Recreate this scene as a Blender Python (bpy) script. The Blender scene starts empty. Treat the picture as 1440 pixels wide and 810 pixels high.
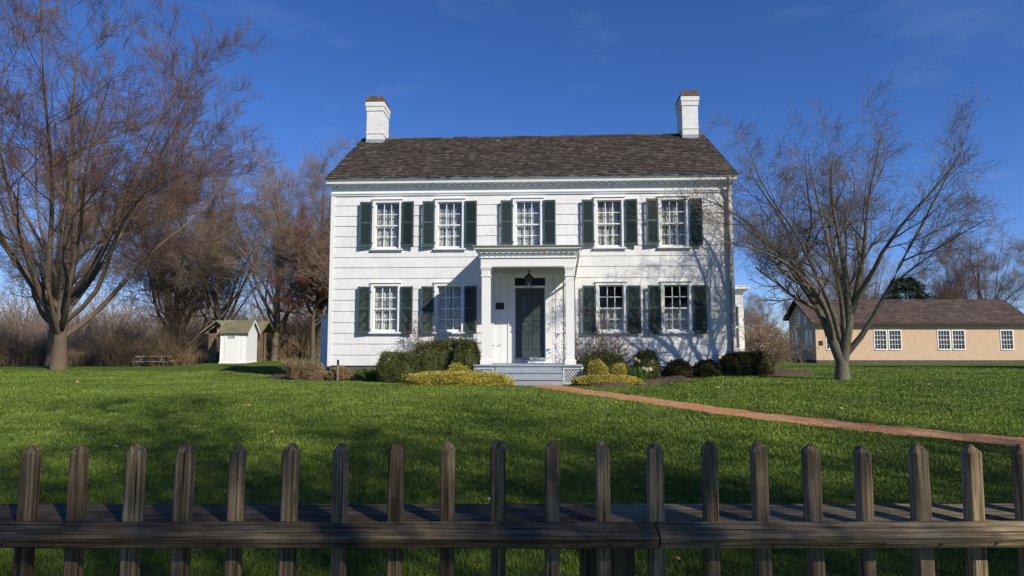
import bpy, math, random
import numpy as np
PI = math.pi
R = math.radians
col = bpy.context.scene.collection
scene = bpy.context.scene
random.seed(4)

# ------------------------------------------------------------------ terrain
def sst(t):
    t = np.clip(t, 0, 1); return t * t * (3 - 2 * t)

def gz(x, y):
    x = np.asarray(x, float); y = np.asarray(y, float)
    z = -.45 * (1 - sst((y - 2) / 12.))
    z = z - .55 * sst((y - 30) / 25.) * sst((x - 5) / 15.)
    z = z + .17 * sst((x - 3) / 3.) * sst((y - 12.5) / 3.5) * (1 - sst((y - 24) / 7.))
    z = z - .40 * sst((-x - 17.5) / 4.) * sst((y - 31) / 8.)
    w = sst((y - 5) / 6.) * (1 - sst((y - 60) / 40.)) * sst((-x + 1) / 6.)
    z = z + w * (.035 * np.sin(y * .55 + x * .12 + .4) + .025 * np.sin(x * .5 + y * .21))
    return z

def gf(x, y): return float(gz(x, y))

# ------------------------------------------------------------------ mesh helper
class MB:
    def __init__(s): s.v = []; s.f = []
    def quad(s, a, b, c, d):
        n = len(s.v); s.v += [a, b, c, d]; s.f.append((n, n+1, n+2, n+3)); return s
    def poly(s, pts):
        n = len(s.v); s.v += list(pts); s.f.append(tuple(range(n, n+len(pts)))); return s
    def box(s, x0, x1, y0, y1, z0, z1):
        n = len(s.v)
        s.v += [(x0,y0,z0),(x1,y0,z0),(x1,y1,z0),(x0,y1,z0),(x0,y0,z1),(x1,y0,z1),(x1,y1,z1),(x0,y1,z1)]
        s.f += [tuple(n+i for i in q) for q in ((0,3,2,1),(4,5,6,7),(0,1,5,4),(1,2,6,5),(2,3,7,6),(3,0,4,7))]
        return s
    def hexa(s, p):      # 8 points: bottom 4 ccw, top 4 ccw
        n = len(s.v); s.v += list(p)
        s.f += [tuple(n+i for i in q) for q in ((0,3,2,1),(4,5,6,7),(0,1,5,4),(1,2,6,5),(2,3,7,6),(3,0,4,7))]
        return s
    def rings(s, rs, cap=True, close=True):
        n0 = len(s.v); k = len(rs[0])
        for r in rs: s.v += list(r)
        for i in range(len(rs)-1):
            for j in range(k if close else k-1):
                a = n0+i*k+j; b = n0+i*k+(j+1) % k
                s.f.append((a, b, b+k, a+k))
        if cap:
            s.f.append(tuple(n0+j for j in reversed(range(k))))
            s.f.append(tuple(n0+(len(rs)-1)*k+j for j in range(k)))
        return s
    def prism_x(s, prof, x0, x1):   # profile list of (y,z), extruded along x
        return s.rings([[(x0, y, z) for y, z in prof], [(x1, y, z) for y, z in prof]])
    def prism_y(s, prof, y0, y1):   # profile list of (x,z), extruded along y
        return s.rings([[(x, y0, z) for x, z in prof], [(x, y1, z) for x, z in prof]])
    def tube(s, pts, rads, k=6):
        pts = [np.array(p, float) for p in pts]; rs = []
        for i, p in enumerate(pts):
            d = pts[min(i+1, len(pts)-1)] - pts[max(i-1, 0)]; d /= np.linalg.norm(d)
            u = np.cross(d, (0, 0, 1.)) if abs(d[2]) < .95 else np.cross(d, (0, 1., 0)); u /= np.linalg.norm(u)
            w = np.cross(d, u)
            rs.append([tuple(p + rads[i]*(math.cos(2*PI*j/k)*u + math.sin(2*PI*j/k)*w)) for j in range(k)])
        return s.rings(rs)
    def rot(s, ang, org=(0,0)):
        c, sn = math.cos(ang), math.sin(ang); ox, oy = org
        s.v = [(ox+(x-ox)*c-(y-oy)*sn, oy+(x-ox)*sn+(y-oy)*c, z) for x, y, z in s.v]; return s
    def build(s, name, mat, parent=None, loc=(0,0,0), rz=0, smooth=False, bevel=0):
        me = bpy.data.meshes.new(name); me.from_pydata([tuple(map(float, q)) for q in s.v], [], s.f); me.update()
        me.materials.append(mat)
        if smooth: me.polygons.foreach_set('use_smooth', [True]*len(me.polygons))
        o = bpy.data.objects.new(name, me); col.objects.link(o)
        o.location = loc; o.rotation_euler.z = rz
        if parent: o.parent = parent
        if bevel:
            m = o.modifiers.new('bevel', 'BEVEL'); m.width = bevel; m.segments = 2; m.limit_method = 'ANGLE'
        return o

def np_mesh(name, V, F, mat, parent=None, smooth=True, mats=None, fmat=None):
    """V (n,3), F (m,k) constant k"""
    me = bpy.data.meshes.new(name)
    V = np.ascontiguousarray(V, dtype=np.float32); F = np.ascontiguousarray(F, dtype=np.int32)
    m, k = F.shape
    me.vertices.add(len(V)); me.vertices.foreach_set('co', V.ravel())
    me.loops.add(m*k); me.loops.foreach_set('vertex_index', F.ravel())
    me.polygons.add(m); me.polygons.foreach_set('loop_start', np.arange(0, m*k, k, dtype=np.int32))
    if smooth: me.polygons.foreach_set('use_smooth', np.ones(m, dtype=bool))
    for mm in (mats or [mat]): me.materials.append(mm)
    if fmat is not None: me.polygons.foreach_set('material_index', fmat.astype(np.int32))
    me.update(calc_edges=True)
    o = bpy.data.objects.new(name, me); col.objects.link(o)
    if parent: o.parent = parent
    return o

def tag(o, label=None, cat=None, group=None, kind=None):
    if label: o['label'] = label
    if cat: o['category'] = cat
    if group: o['group'] = group
    if kind: o['kind'] = kind
    return o

def thing(name, label, cat, loc=(0,0,0), rz=0, group=None):
    o = bpy.data.objects.new(name, None); col.objects.link(o); o.location = loc; o.rotation_euler.z = rz
    o.empty_display_size = .2
    return tag(o, label, cat, group)

def copy_tree(o, parent=None):
    kids = [c for c in scene.objects if c.parent == o]
    c = o.copy(); col.objects.link(c)
    if parent: c.parent = parent
    for ch in kids: copy_tree(ch, c)
    return c

# ------------------------------------------------------------------ materials
def lin(c):
    return tuple(((v/12.92) if v <= .04045 else ((v+.055)/1.055)**2.4) for v in c)

class Mat:
    def __init__(s, name, rough=.8, spec=.3):
        m = bpy.data.materials.new(name); m.use_nodes = True; s.m = m; s.nt = m.node_tree; s.N = s.nt.nodes
        s.p = s.N['Principled BSDF']; s.p.inputs['Roughness'].default_value = rough
        s.p.inputs['Specular IOR Level'].default_value = spec
    def n(s, t, **kw):
        nd = s.N.new(t)
        for k, v in kw.items():
            if k in nd.inputs: nd.inputs[k].default_value = v
            else: setattr(nd, k, v)
        return nd
    def l(s, a, b): s.nt.links.new(a, b)
    def coord(s, scale=(1,1,1), kind='Object', rnd=False):
        tc = s.n('ShaderNodeTexCoord'); mp = s.n('ShaderNodeMapping'); mp.inputs['Scale'].default_value = scale
        s.l(tc.outputs[kind], mp.inputs['Vector'])
        if rnd:
            oi = s.n('ShaderNodeObjectInfo'); mu = s.n('ShaderNodeMath', operation='MULTIPLY'); mu.inputs[1].default_value = 53
            s.l(oi.outputs['Random'], mu.inputs[0]); s.l(mu.outputs[0], mp.inputs['Location'])
        return mp.outputs[0]
    def noise(s, vec, sc, det=4, rough=.6):
        n = s.n('ShaderNodeTexNoise'); n.inputs['Scale'].default_value = sc; n.inputs['Detail'].default_value = det
        n.inputs['Roughness'].default_value = rough
        if vec: s.l(vec, n.inputs['Vector'])
        return n.outputs['Fac']
    def ramp(s, fac, stops):
        r = s.n('ShaderNodeValToRGB'); e = r.color_ramp.elements
        e[0].position, e[0].color = stops[0][0], (*stops[0][1], 1); e[1].position, e[1].color = stops[-1][0], (*stops[-1][1], 1)
        for p, c in stops[1:-1]:
            x = e.new(p); x.color = (*c, 1)
        s.l(fac, r.inputs[0]); return r.outputs[0]
    def mix(s, fac, a, b, mode='MIX'):
        m = s.n('ShaderNodeMix', data_type='RGBA', blend_type=mode)
        for sock, v in ((m.inputs[0], fac), (m.inputs[6], a), (m.inputs[7], b)):
            if hasattr(v, 'is_output'): s.l(v, sock)
            elif isinstance(v, tuple): sock.default_value = (*v, 1)
            else: sock.default_value = v
        return m.outputs[2]
    def math(s, op, a, b):
        m = s.n('ShaderNodeMath', operation=op)
        for i, v in enumerate((a, b)):
            if hasattr(v, 'is_output'): s.l(v, m.inputs[i])
            else: m.inputs[i].default_value = v
        return m.outputs[0]
    def island(s): return s.n('ShaderNodeNewGeometry').outputs['Random Per Island']
    def color(s, c):
        if isinstance(c, tuple): s.p.inputs['Base Color'].default_value = (*c, 1)
        else: s.l(c, s.p.inputs['Base Color'])
        return s
    def bump(s, h, strength=.3, dist=.01):
        b = s.n('ShaderNodeBump'); b.inputs['Strength'].default_value = strength; b.inputs['Distance'].default_value = dist
        s.l(h, b.inputs['Height']); s.l(b.outputs[0], s.p.inputs['Normal']); return s

def simple(name, c1, c2, sc=6, rough=.8, scale=(1,1,1), bump=0, det=5, spec=.3, rnd=False, isl=0):
    m = Mat(name, rough, spec); v = m.coord(scale, rnd=rnd); n = m.noise(v, sc, det)
    c = m.ramp(n, [(.3, c1), (.7, c2)])
    if isl:
        k = m.ramp(m.island(), [(0, (1-isl,)*3), (1, (1+isl*.6,)*3)]); c = m.mix(1., c, k, 'MULTIPLY')
    m.color(c)
    if bump: m.bump(n, bump)
    return m.m

def mk_white(name, a=.80, b=.72, dirt=(.62, .60, .54), grain=True):
    m = Mat(name, .55, .35)
    v = m.coord((1, 1, 1)); n = m.noise(v, 1.3, 6, .65)
    c = m.ramp(n, [(.3, (b, b, b*.985)), (.65, (a, a, a*.985))])
    v2 = m.coord((9, 9, .7)); n2 = m.noise(v2, 3, 5, .7)
    c = m.mix(m.math('MULTIPLY', m.ramp(n2, [(.55, (0,0,0)), (.8, (1,1,1))]), .35), c, dirt)
    k = m.ramp(m.island(), [(0, (.955,.955,.955)), (1, (1,1,1))]); c = m.mix(1., c, k, 'MULTIPLY')
    m.color(c)
    if grain:
        n3 = m.noise(m.coord((60, 60, 5)), 2, 4); m.bump(n3, .25, .004)
    return m.m

M = {}
M['shingle'] = mk_white('white_painted_shingle')
M['trim'] = mk_white('white_trim_paint', .82, .78, (.66, .65, .6), False)
M['porch_gray'] = simple('gray_floor_paint', (.26,.30,.34), (.34,.38,.42), 8, .5)
M['shutter'] = simple('dark_green_shutter_paint', (.036,.060,.060), (.058,.088,.090), 9, .45, (1,1,.4), spec=.4)
M['door'] = simple('green_gray_door_paint', (.045,.060,.060), (.062,.080,.080), 7, .35, spec=.5)
M['interior'] = simple('dim_interior', (.10,.10,.12), (.16,.15,.15), 2)
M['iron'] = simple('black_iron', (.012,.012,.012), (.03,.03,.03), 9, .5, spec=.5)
M['bronze'] = simple('dark_bronze', (.03,.018,.012), (.06,.035,.025), 14, .4)
M['brass'] = simple('brass', (.35,.24,.1), (.45,.33,.15), 14, .35)
M['lead'] = simple('lead_flashing', (.24,.26,.28), (.36,.38,.40), 5, .6)
M['downspout'] = simple('weathered_downspout', (.24,.22,.21), (.40,.38,.36), 5, .7, (1,1,.5))
M['soil'] = simple('mulch', (.030,.021,.014), (.12,.080,.054), 22, .95, bump=.9, det=8)
M['foundation'] = simple('foundation_stone', (.05,.045,.04), (.16,.14,.12), 7, .9, bump=.6)
M['stem'] = simple('bush_stem', (.10,.075,.055), (.2,.15,.11), 9)
M['stake'] = simple('weathered_stake', (.16,.13,.10), (.3,.26,.2), 9)

def mk_roof(name, cols, scale=(6, 1, 1)):
    m = Mat(name, .95, .15)
    c = m.ramp(m.island(), [(i/(len(cols)-1), q) for i, q in enumerate(cols)])
    n = m.noise(m.coord((14, 1.5, 1.5)), 4, 6, .75)
    c = m.mix(.8, c, m.ramp(n, [(.3, (.45,.44,.42)), (.7, (1.35,1.32,1.28))]), 'MULTIPLY')
    n2 = m.noise(m.coord((.5,.5,.5)), 1.6, 5)
    c = m.mix(.6, c, m.ramp(n2, [(.35, (.75,.75,.78)), (.65, (1.2,1.15,1.05))]), 'MULTIPLY')
    m.color(c); m.bump(n, .5, .01); return m.m
M['roof'] = mk_roof('weathered_wood_shingles', [(.050,.042,.036), (.096,.080,.068), (.064,.053,.045), (.142,.124,.108), (.082,.068,.058), (.056,.046,.040), (.115,.098,.084)])
M['shed_roof'] = mk_roof('mossy_shed_roof', [(.17,.16,.10), (.24,.22,.15), (.20,.19,.11)])
M['barn_roof'] = mk_roof('brown_barn_roof', [(.060,.044,.040), (.105,.078,.070), (.08,.058,.052), (.13,.10,.09)])

def mk_brick(name, white):
    m = Mat(name, .8, .2); v = m.coord((1, 1, 1))
    b = m.n('ShaderNodeTexBrick'); b.inputs['Scale'].default_value = 1; b.inputs['Brick Width'].default_value = .21
    b.inputs['Row Height'].default_value = .07; b.inputs['Mortar Size'].default_value = .008
    # vertical plane mapping: use (x+y, z)
    sx = m.n('ShaderNodeSeparateXYZ'); m.l(v, sx.inputs[0]); cx = m.n('ShaderNodeCombineXYZ')
    m.l(m.math('ADD', sx.outputs[0], sx.outputs[1]), cx.inputs[0]); m.l(sx.outputs[2], cx.inputs[1]); m.l(cx.outputs[0], b.inputs['Vector'])
    n = m.noise(m.coord((2,2,1)), 4, 6, .7)
    if white:
        b.inputs['Color1'].default_value = (.78,.77,.74,1); b.inputs['Color2'].default_value = (.72,.71,.68,1); b.inputs['Mortar'].default_value = (.60,.59,.56,1)
        c = m.mix(m.math('MULTIPLY', m.ramp(n, [(.5, (0,0,0)), (.75, (1,1,1))]), .5), b.outputs['Color'], (.52,.46,.38))
    else:
        b.inputs['Color1'].default_value = (.10,.06,.04,1); b.inputs['Color2'].default_value = (.07,.045,.035,1); b.inputs['Mortar'].default_value = (.06,.045,.035,1)
        c = m.mix(m.ramp(n, [(.45, (0,0,0)), (.6, (1,1,1))]), b.outputs['Color'], (.15,.12,.075))
    m.color(c); m.bump(b.outputs['Fac'], -.5, .01); return m.m
M['white_brick'] = mk_brick('white_painted_brick', True)
M['mossy_brick'] = mk_brick('mossy_cap_brick', False)

def mk_glass():
    m = Mat('window_glass'); N = m.N
    tr = m.n('ShaderNodeBsdfTransparent'); tr.inputs[0].default_value = (.93,.95,.95,1)
    gl = m.n('ShaderNodeBsdfGlossy'); gl.inputs['Roughness'].default_value = .02
    lw = m.n('ShaderNodeLayerWeight'); fac = m.math('ADD', m.math('MULTIPLY', m.math('POWER', lw.outputs['Facing'], 4.), .9), .06)
    n = m.noise(m.coord((1,1,1)), 3, 2); b = m.n('ShaderNodeBump'); b.inputs['Strength'].default_value = .08; b.inputs['Distance'].default_value = .02
    m.l(n, b.inputs['Height']); m.l(b.outputs[0], gl.inputs['Normal'])
    mx = m.n('ShaderNodeMixShader'); m.l(fac, mx.inputs[0]); m.l(tr.outputs[0], mx.inputs[1]); m.l(gl.outputs[0], mx.inputs[2])
    m.l(mx.outputs[0], N['Material Output'].inputs[0]); return m.m
M['glass'] = mk_glass()

def mk_curtain(name, c_hi, c_lo):
    m = Mat(name, .9, .1)
    n = m.noise(m.coord((1,1,1)), 17, 4, .7); w = m.noise(m.coord((30,1,1.2)), 1.2, 3)
    c = m.ramp(n, [(.42, c_lo), (.56, c_hi)]); c = m.mix(.7, c, m.ramp(w, [(.35, (.55,.56,.58)), (.6, (1,1,1))]), 'MULTIPLY')
    m.color(c)
    hole = m.ramp(n, [(.33, (.7,.7,.7)), (.45, (1,1,1))]); m.l(hole, m.p.inputs['Alpha'])
    return m.m
M['valance'] = mk_curtain('valance_curtain', (.40,.41,.44), (.24,.26,.30))
M['lace'] = mk_curtain('lace_curtain', (.66,.66,.60), (.26,.29,.27))

def mk_bark(name, c1, c2, c3):
    m = Mat(name, .92, .15)
    n = m.noise(m.coord((9, 9, 2.0)), 5, 8, .75); n2 = m.noise(m.coord((1,1,1)), 1.3, 4)
    c = m.ramp(n, [(.32, c1), (.55, c2), (.72, c3)]); c = m.mix(.5, c, m.ramp(n2, [(.35, (.7,.7,.7)), (.65, (1.2,1.2,1.15))]), 'MULTIPLY')
    m.color(c); m.bump(n, .5, .02); return m.m
M['bark_gray'] = mk_bark('gray_bark', (.06,.052,.038), (.165,.145,.108), (.30,.275,.20))
M['bark_brown'] = mk_bark('brown_bark', (.08,.058,.042), (.15,.11,.08), (.23,.175,.13))
M['bark_tan'] = mk_bark('tan_bark', (.11,.085,.06), (.20,.16,.115), (.30,.25,.19))
M['twig_red'] = simple('reddish_twigs', (.125,.072,.052), (.22,.135,.098), 1.2, isl=.35)
M['twig_brown'] = simple('brown_twigs', (.20,.145,.11), (.36,.275,.21), 1.2, isl=.35)
M['twig_gray'] = simple('gray_twigs', (.13,.105,.09), (.21,.17,.14), 1.2, isl=.35)
M['twig_maroon'] = simple('maroon_twigs', (.19,.080,.058), (.33,.17,.13), 1.2, isl=.35)
M['twig_tan'] = simple('tan_stalks', (.20,.135,.080), (.34,.25,.15), .8, isl=.45)

def mk_leaf(name, cols, tr=.0, sc=2.5):
    m = Mat(name, .55, .35)
    c = m.ramp(m.island(), [(i/(len(cols)-1), q) for i, q in enumerate(cols)])
    n = m.noise(m.coord((1,1,1)), sc, 4); c = m.mix(.8, c, m.ramp(n, [(.35, (.6,.62,.6)), (.65, (1.3,1.25,1.1))]), 'MULTIPLY')
    m.color(c)
    if tr:
        t = m.n('ShaderNodeBsdfTranslucent'); m.l(c, t.inputs[0]); mx = m.n('ShaderNodeMixShader'); mx.inputs[0].default_value = tr
        m.l(m.p.outputs[0], mx.inputs[1]); m.l(t.outputs[0], mx.inputs[2]); m.l(mx.outputs[0], m.N['Material Output'].inputs[0])
    return m.m
M['boxwood'] = mk_leaf('boxwood_leaves', [(.040,.060,.016), (.078,.102,.026), (.13,.145,.040), (.10,.085,.034)], .15)
M['yew'] = mk_leaf('yew_leaves', [(.045,.060,.018), (.080,.092,.028), (.15,.125,.045), (.11,.085,.038)], .1)
M['gold'] = mk_leaf('golden_leaves', [(.36,.37,.05), (.62,.54,.10), (.19,.23,.03), (.68,.49,.16), (.46,.45,.07)], .25)
M['green_plant'] = mk_leaf('fresh_green_leaves', [(.06,.14,.03), (.11,.20,.05), (.07,.12,.03)], .25)
M['dry'] = mk_leaf('dry_stalk_leaves', [(.30,.21,.13), (.42,.31,.19), (.22,.15,.09), (.20,.20,.07)], .2)
M['pine'] = mk_leaf('pine_needles', [(.020,.038,.014), (.038,.060,.022), (.050,.062,.025)], .1, 1.)
M['redleaf'] = mk_leaf('reddish_rose_leaves', [(.22,.06,.035), (.30,.12,.06), (.16,.09,.04)], .25)
M['bud'] = mk_leaf('pale_buds', [(.55,.42,.34), (.48,.33,.27), (.38,.25,.2)], .2)
M['deadleaf'] = mk_leaf('dead_leaf', [(.55,.36,.16), (.6,.42,.22)], .2)
M['petal'] = mk_leaf('white_petals', [(.8,.8,.72), (.82,.8,.6)], .3)
M['corona'] = mk_leaf('yellow_trumpet', [(.75,.6,.15), (.8,.65,.2)], .3)
M['grass'] = mk_leaf('grass_blades', [(.115,.178,.020), (.165,.242,.033), (.13,.197,.023), (.22,.285,.065), (.096,.152,.017), (.150,.224,.028)], .2, .45)

gm = M['grass'].node_tree; _w = Mat.__new__(Mat); _w.m = M['grass']; _w.nt = gm; _w.N = gm.nodes; _w.p = gm.nodes['Principled BSDF']
_src = _w.p.inputs['Base Color'].links[0].from_socket
_c = _w.mix(.9, _src, _w.ramp(_w.noise(_w.coord((1,1.6,1)), 1.9, 5, .65), [(.36, (.62,.68,.6)), (.5, (1,1,1)), (.66, (1.38,1.28,1.3))]), 'MULTIPLY')
_c = _w.mix(_w.ramp(_w.noise(_w.coord((1,1,1)), .8, 6, .7), [(.58, (0,0,0)), (.74, (.55,.55,.55))]), _c, (.20,.175,.075))
for l in list(gm.links):
    if l.from_socket == _src and l.to_node.type in ('BSDF_PRINCIPLED', 'BSDF_TRANSLUCENT'): gm.links.new(_c, l.to_socket)

def mk_ground():
    m = Mat('lawn_ground', .95, .1)
    n1 = m.noise(m.coord((1,1,1)), .5, 6, .6); n2 = m.noise(m.coord((1,1.5,1)), 9, 8, .75); n3 = m.noise(m.coord((1,1,1)), 60, 4, .7)
    c = m.ramp(n2, [(.3, (.050,.086,.011)), (.5, (.100,.155,.022)), (.7, (.16,.215,.042))])
    c = m.mix(.8, c, m.ramp(n1, [(.35, (.72,.78,.72)), (.65, (1.22,1.12,1.05))]), 'MULTIPLY')
    c = m.mix(.7, c, m.ramp(n3, [(.3, (.5,.5,.5)), (.7, (1.4,1.4,1.3))]), 'MULTIPLY')
    m.color(c); m.bump(m.math('ADD', n3, n2), .9, .05); return m.m
M['lawn'] = mk_ground()

def mk_path():
    m = Mat('brick_path', .9, .15); b = m.n('ShaderNodeTexBrick'); b.inputs['Scale'].default_value = 1
    b.inputs['Brick Width'].default_value = .2; b.inputs['Row Height'].default_value = .1; b.inputs['Mortar Size'].default_value = .007
    b.inputs['Color1'].default_value = (.56,.255,.11,1); b.inputs['Color2'].default_value = (.45,.20,.085,1); b.inputs['Mortar'].default_value = (.17,.12,.085,1)
    mp = m.n('ShaderNodeMapping'); tc = m.n('ShaderNodeTexCoord'); mp.inputs['Rotation'].default_value = (0,0,.75); m.l(tc.outputs['Object'], mp.inputs[0]); m.l(mp.outputs[0], b.inputs['Vector'])
    n = m.noise(m.coord((1,1,1)), 2.2, 7, .7); c = m.mix(m.ramp(n, [(.45, (0,0,0)), (.7, (.75,.75,.75))]), b.outputs['Color'], (.42,.31,.19))
    n2 = m.noise(m.coord((1,1,1)), 14, 5, .7); c = m.mix(.6, c, m.ramp(n2, [(.3, (.6,.6,.6)), (.7, (1.3,1.3,1.3))]), 'MULTIPLY')
    m.color(c); m.bump(b.outputs['Fac'], -.4, .01); return m.m
M['path'] = mk_path()

def mk_wood(name, c1, c2, c3, along='x'):
    m = Mat(name, .95, .06)
    sc = {'x': (1.2, 40, 40), 'z': (40, 40, 1.2), 'y': (40, 1.2, 40)}[along]
    v = m.coord(sc, rnd=True); n = m.noise(v, 2.2, 8, .7); big = m.noise(m.coord((2.5,2.5,2.5), rnd=True), 2.2, 5)
    c = m.ramp(n, [(.36, c1), (.5, c2), (.64, c3)])
    c = m.mix(.8, c, m.ramp(big, [(.35, (.6,.58,.56)), (.65, (1.25,1.2,1.15))]), 'MULTIPLY')
    crack = m.noise(m.coord(tuple(q*1.6 for q in sc), rnd=True), 1.5, 3, .5)
    c = m.mix(1., c, m.ramp(crack, [(.33, (.22,.2,.2)), (.40, (1,1,1))]), 'MULTIPLY')
    oi = m.n('ShaderNodeObjectInfo'); c = m.mix(1., c, m.ramp(oi.outputs['Random'], [(0, (.62,.60,.58)), (.6, (.95,.94,.92)), (1, (1.2,1.2,1.15))]), 'MULTIPLY')
    m.color(c); m.bump(m.math('ADD', n, crack), 1., .006); return m.m
M['wood_z'] = mk_wood('weathered_picket_wood', (.115,.08,.048), (.29,.22,.14), (.50,.41,.275), 'z')
M['wood_x'] = mk_wood('weathered_rail_wood', (.095,.070,.043), (.21,.168,.11), (.38,.315,.215), 'x')
M['old_board'] = mk_wood('old_shed_board', (.12,.085,.06), (.24,.18,.13), (.34,.28,.21), 'z')
M['table_wood'] = mk_wood('picnic_table_wood', (.22,.19,.15), (.36,.32,.26), (.48,.44,.36), 'x')
def mk_tan():
    m = Mat('peach_board_siding', .75, .25); v = m.coord((1,1,1))
    sx = m.n('ShaderNodeSeparateXYZ'); m.l(v, sx.inputs[0]); u = m.math('ADD', sx.outputs[0], sx.outputs[1])
    fr = m.math('FRACT', m.math('MULTIPLY', u, 3.3), 0); seam = m.ramp(fr, [(.0, (.6,.6,.6)), (.06, (1,1,1))])
    n = m.noise(m.coord((3,3,.4)), 3, 5); c = m.ramp(n, [(.3, (.53,.37,.24)), (.7, (.67,.48,.32))])
    c = m.mix(1., c, seam, 'MULTIPLY'); m.color(c); m.bump(seam, .5, .02); return m.m
M['peach'] = mk_tan()

# ------------------------------------------------------------------ camera, sky, sun
cam = bpy.data.cameras.new('camera'); co = bpy.data.objects.new('camera', cam); col.objects.link(co)
cam.sensor_width = 36; cam.lens = 36*905/1440.; cam.clip_end = 2000; cam.clip_start = .05
co.location = (0, 0, 1.05); co.rotation_euler = (R(90)+math.atan(80/905.), 0, 0)
scene.camera = co
SUN_D = np.array([.673, -.740]); EL = R(34.3)
sun = bpy.data.lights.new('sun', 'SUN'); sun.energy = 4.3; sun.angle = R(.53); sun.color = (1., .93, .80)
so = bpy.data.objects.new('sun', sun); col.objects.link(so)
az = math.atan2(SUN_D[0], SUN_D[1])      # compass style from +Y towards +X
from mathutils import Vector
d = Vector((SUN_D[0]*math.cos(EL), SUN_D[1]*math.cos(EL), math.sin(EL)))
so.rotation_euler = d.to_track_quat('Z', 'Y').to_euler()
w = bpy.data.worlds.new('World'); scene.world = w; w.use_nodes = True
nt = w.node_tree; bg = nt.nodes['Background']; sky = nt.nodes.new('ShaderNodeTexSky'); sky.sky_type = 'NISHITA'
sky.sun_disc = False; sky.sun_elevation = EL; sky.sun_rotation = az
sky.air_density = 1.0; sky.dust_density = .0; sky.ozone_density = 2.0; sky.altitude = 1500
hs = nt.nodes.new('ShaderNodeHueSaturation'); hs.inputs['Saturation'].default_value = 1.12
tn = nt.nodes.new('ShaderNodeVectorMath'); tn.operation = 'MULTIPLY'; tn.inputs[1].default_value = (.59, .66, .94)
nt.links.new(sky.outputs[0], tn.inputs[0]); nt.links.new(tn.outputs[0], hs.inputs['Color'])
# faint cirrus wisps
tc = nt.nodes.new('ShaderNodeTexCoord'); mp = nt.nodes.new('ShaderNodeMapping'); mp.inputs['Scale'].default_value = (3.0, 2, 9); mp.inputs['Rotation'].default_value = (0, R(35), 0)
nz = nt.nodes.new('ShaderNodeTexNoise'); nz.inputs['Scale'].default_value = 1.6; nz.inputs['Detail'].default_value = 8; nz.inputs['Roughness'].default_value = .6
nt.links.new(tc.outputs['Generated'], mp.inputs[0]); nt.links.new(mp.outputs[0], nz.inputs['Vector'])
rp = nt.nodes.new('ShaderNodeValToRGB'); rp.color_ramp.elements[0].position = .56; rp.color_ramp.elements[0].color = (0,0,0,1)
rp.color_ramp.elements[1].position = .85; rp.color_ramp.elements[1].color = (.08,.08,.08,1)
nt.links.new(nz.outputs['Fac'], rp.inputs[0])
mx = nt.nodes.new('ShaderNodeMix'); mx.data_type = 'RGBA'; nt.links.new(rp.outputs[0], mx.inputs[0]); nt.links.new(hs.outputs[0], mx.inputs[6]); mx.inputs[7].default_value = (6, 7, 9, 1)
nt.links.new(mx.outputs[2], bg.inputs['Color']); bg.inputs['Strength'].default_value = .115
scene.view_settings.view_transform = 'Standard'; scene.view_settings.look = 'None'; scene.view_settings.gamma = 1
scene.view_settings.exposure = 0.3
scene.render.engine = 'CYCLES'; scene.cycles.use_denoising = True
scene.cycles.max_bounces = 6; scene.cycles.transparent_max_bounces = 12

# ------------------------------------------------------------------ ground
xs = np.unique(np.concatenate([np.linspace(-400, -40, 25), np.linspace(-40, 40, 161), np.linspace(40, 400, 25)]))
ys = np.unique(np.concatenate([np.linspace(-150, -5, 16), np.linspace(-5, 45, 126), np.linspace(45, 130, 40), np.linspace(130, 900, 20)]))
X, Y = np.meshgrid(xs, ys); V = np.stack([X.ravel(), Y.ravel(), gz(X, Y).ravel()], 1)
nx, ny = len(xs), len(ys); idx = np.arange(nx*ny).reshape(ny, nx)
F = np.stack([idx[:-1,:-1].ravel(), idx[:-1,1:].ravel(), idx[1:,1:].ravel(), idx[1:,:-1].ravel()], 1)
tag(np_mesh('lawn', V, F, M['lawn']), kind='structure')

PATH = [(.75,16.75,1.05), (1.05,15.9,.95), (1.74,14.18,.9), (2.57,12.58,.74), (3.26,11.41,.74), (3.89,10.59,.74), (4.49,10.,.74), (5.03,9.49,.74), (5.41,9.21,.74), (6.6,8.35,.74), (8.4,7.2,.9), (11,5.8,.9)]
def smooth_poly(pts, n=8):
    P = np.array(pts, float); out = []
    for i in range(len(P)-1):
        p0 = P[max(i-1,0)]; p1 = P[i]; p2 = P[i+1]; p3 = P[min(i+2,len(P)-1)]
        for t in np.linspace(0, 1, n, endpoint=False):
            out.append(.5*((2*p1)+(-p0+p2)*t+(2*p0-5*p1+4*p2-p3)*t*t+(-p0+3*p1-3*p2+p3)*t**3))
    out.append(P[-1]); return np.array(out)
PC = smooth_poly(PATH)
rng = np.random.default_rng(7)
vb = []; fb = []
for i, (x, y, wd) in enumerate(PC):
    t = PC[min(i+1,len(PC)-1), :2] - PC[max(i-1,0), :2]; t /= np.linalg.norm(t); nrm = np.array([-t[1], t[0]])
    for k, s in enumerate((-.5, -.25, 0, .25, .5)):
        q = np.array([x, y]) + nrm*s*(wd + (.10*math.sin(i*.9)+.08*math.sin(i*2.3+k) if abs(s) == .5 else 0))
        vb.append((q[0], q[1], gf(*q)+.012+(.006 if abs(s) < .3 else 0)))
    if i:
        for k in range(4):
            a = (i-1)*5+k; fb.append((a, a+5, a+6, a+1))
tag(np_mesh('path', np.array(vb), np.array(fb), M['path']), kind='structure')

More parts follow.
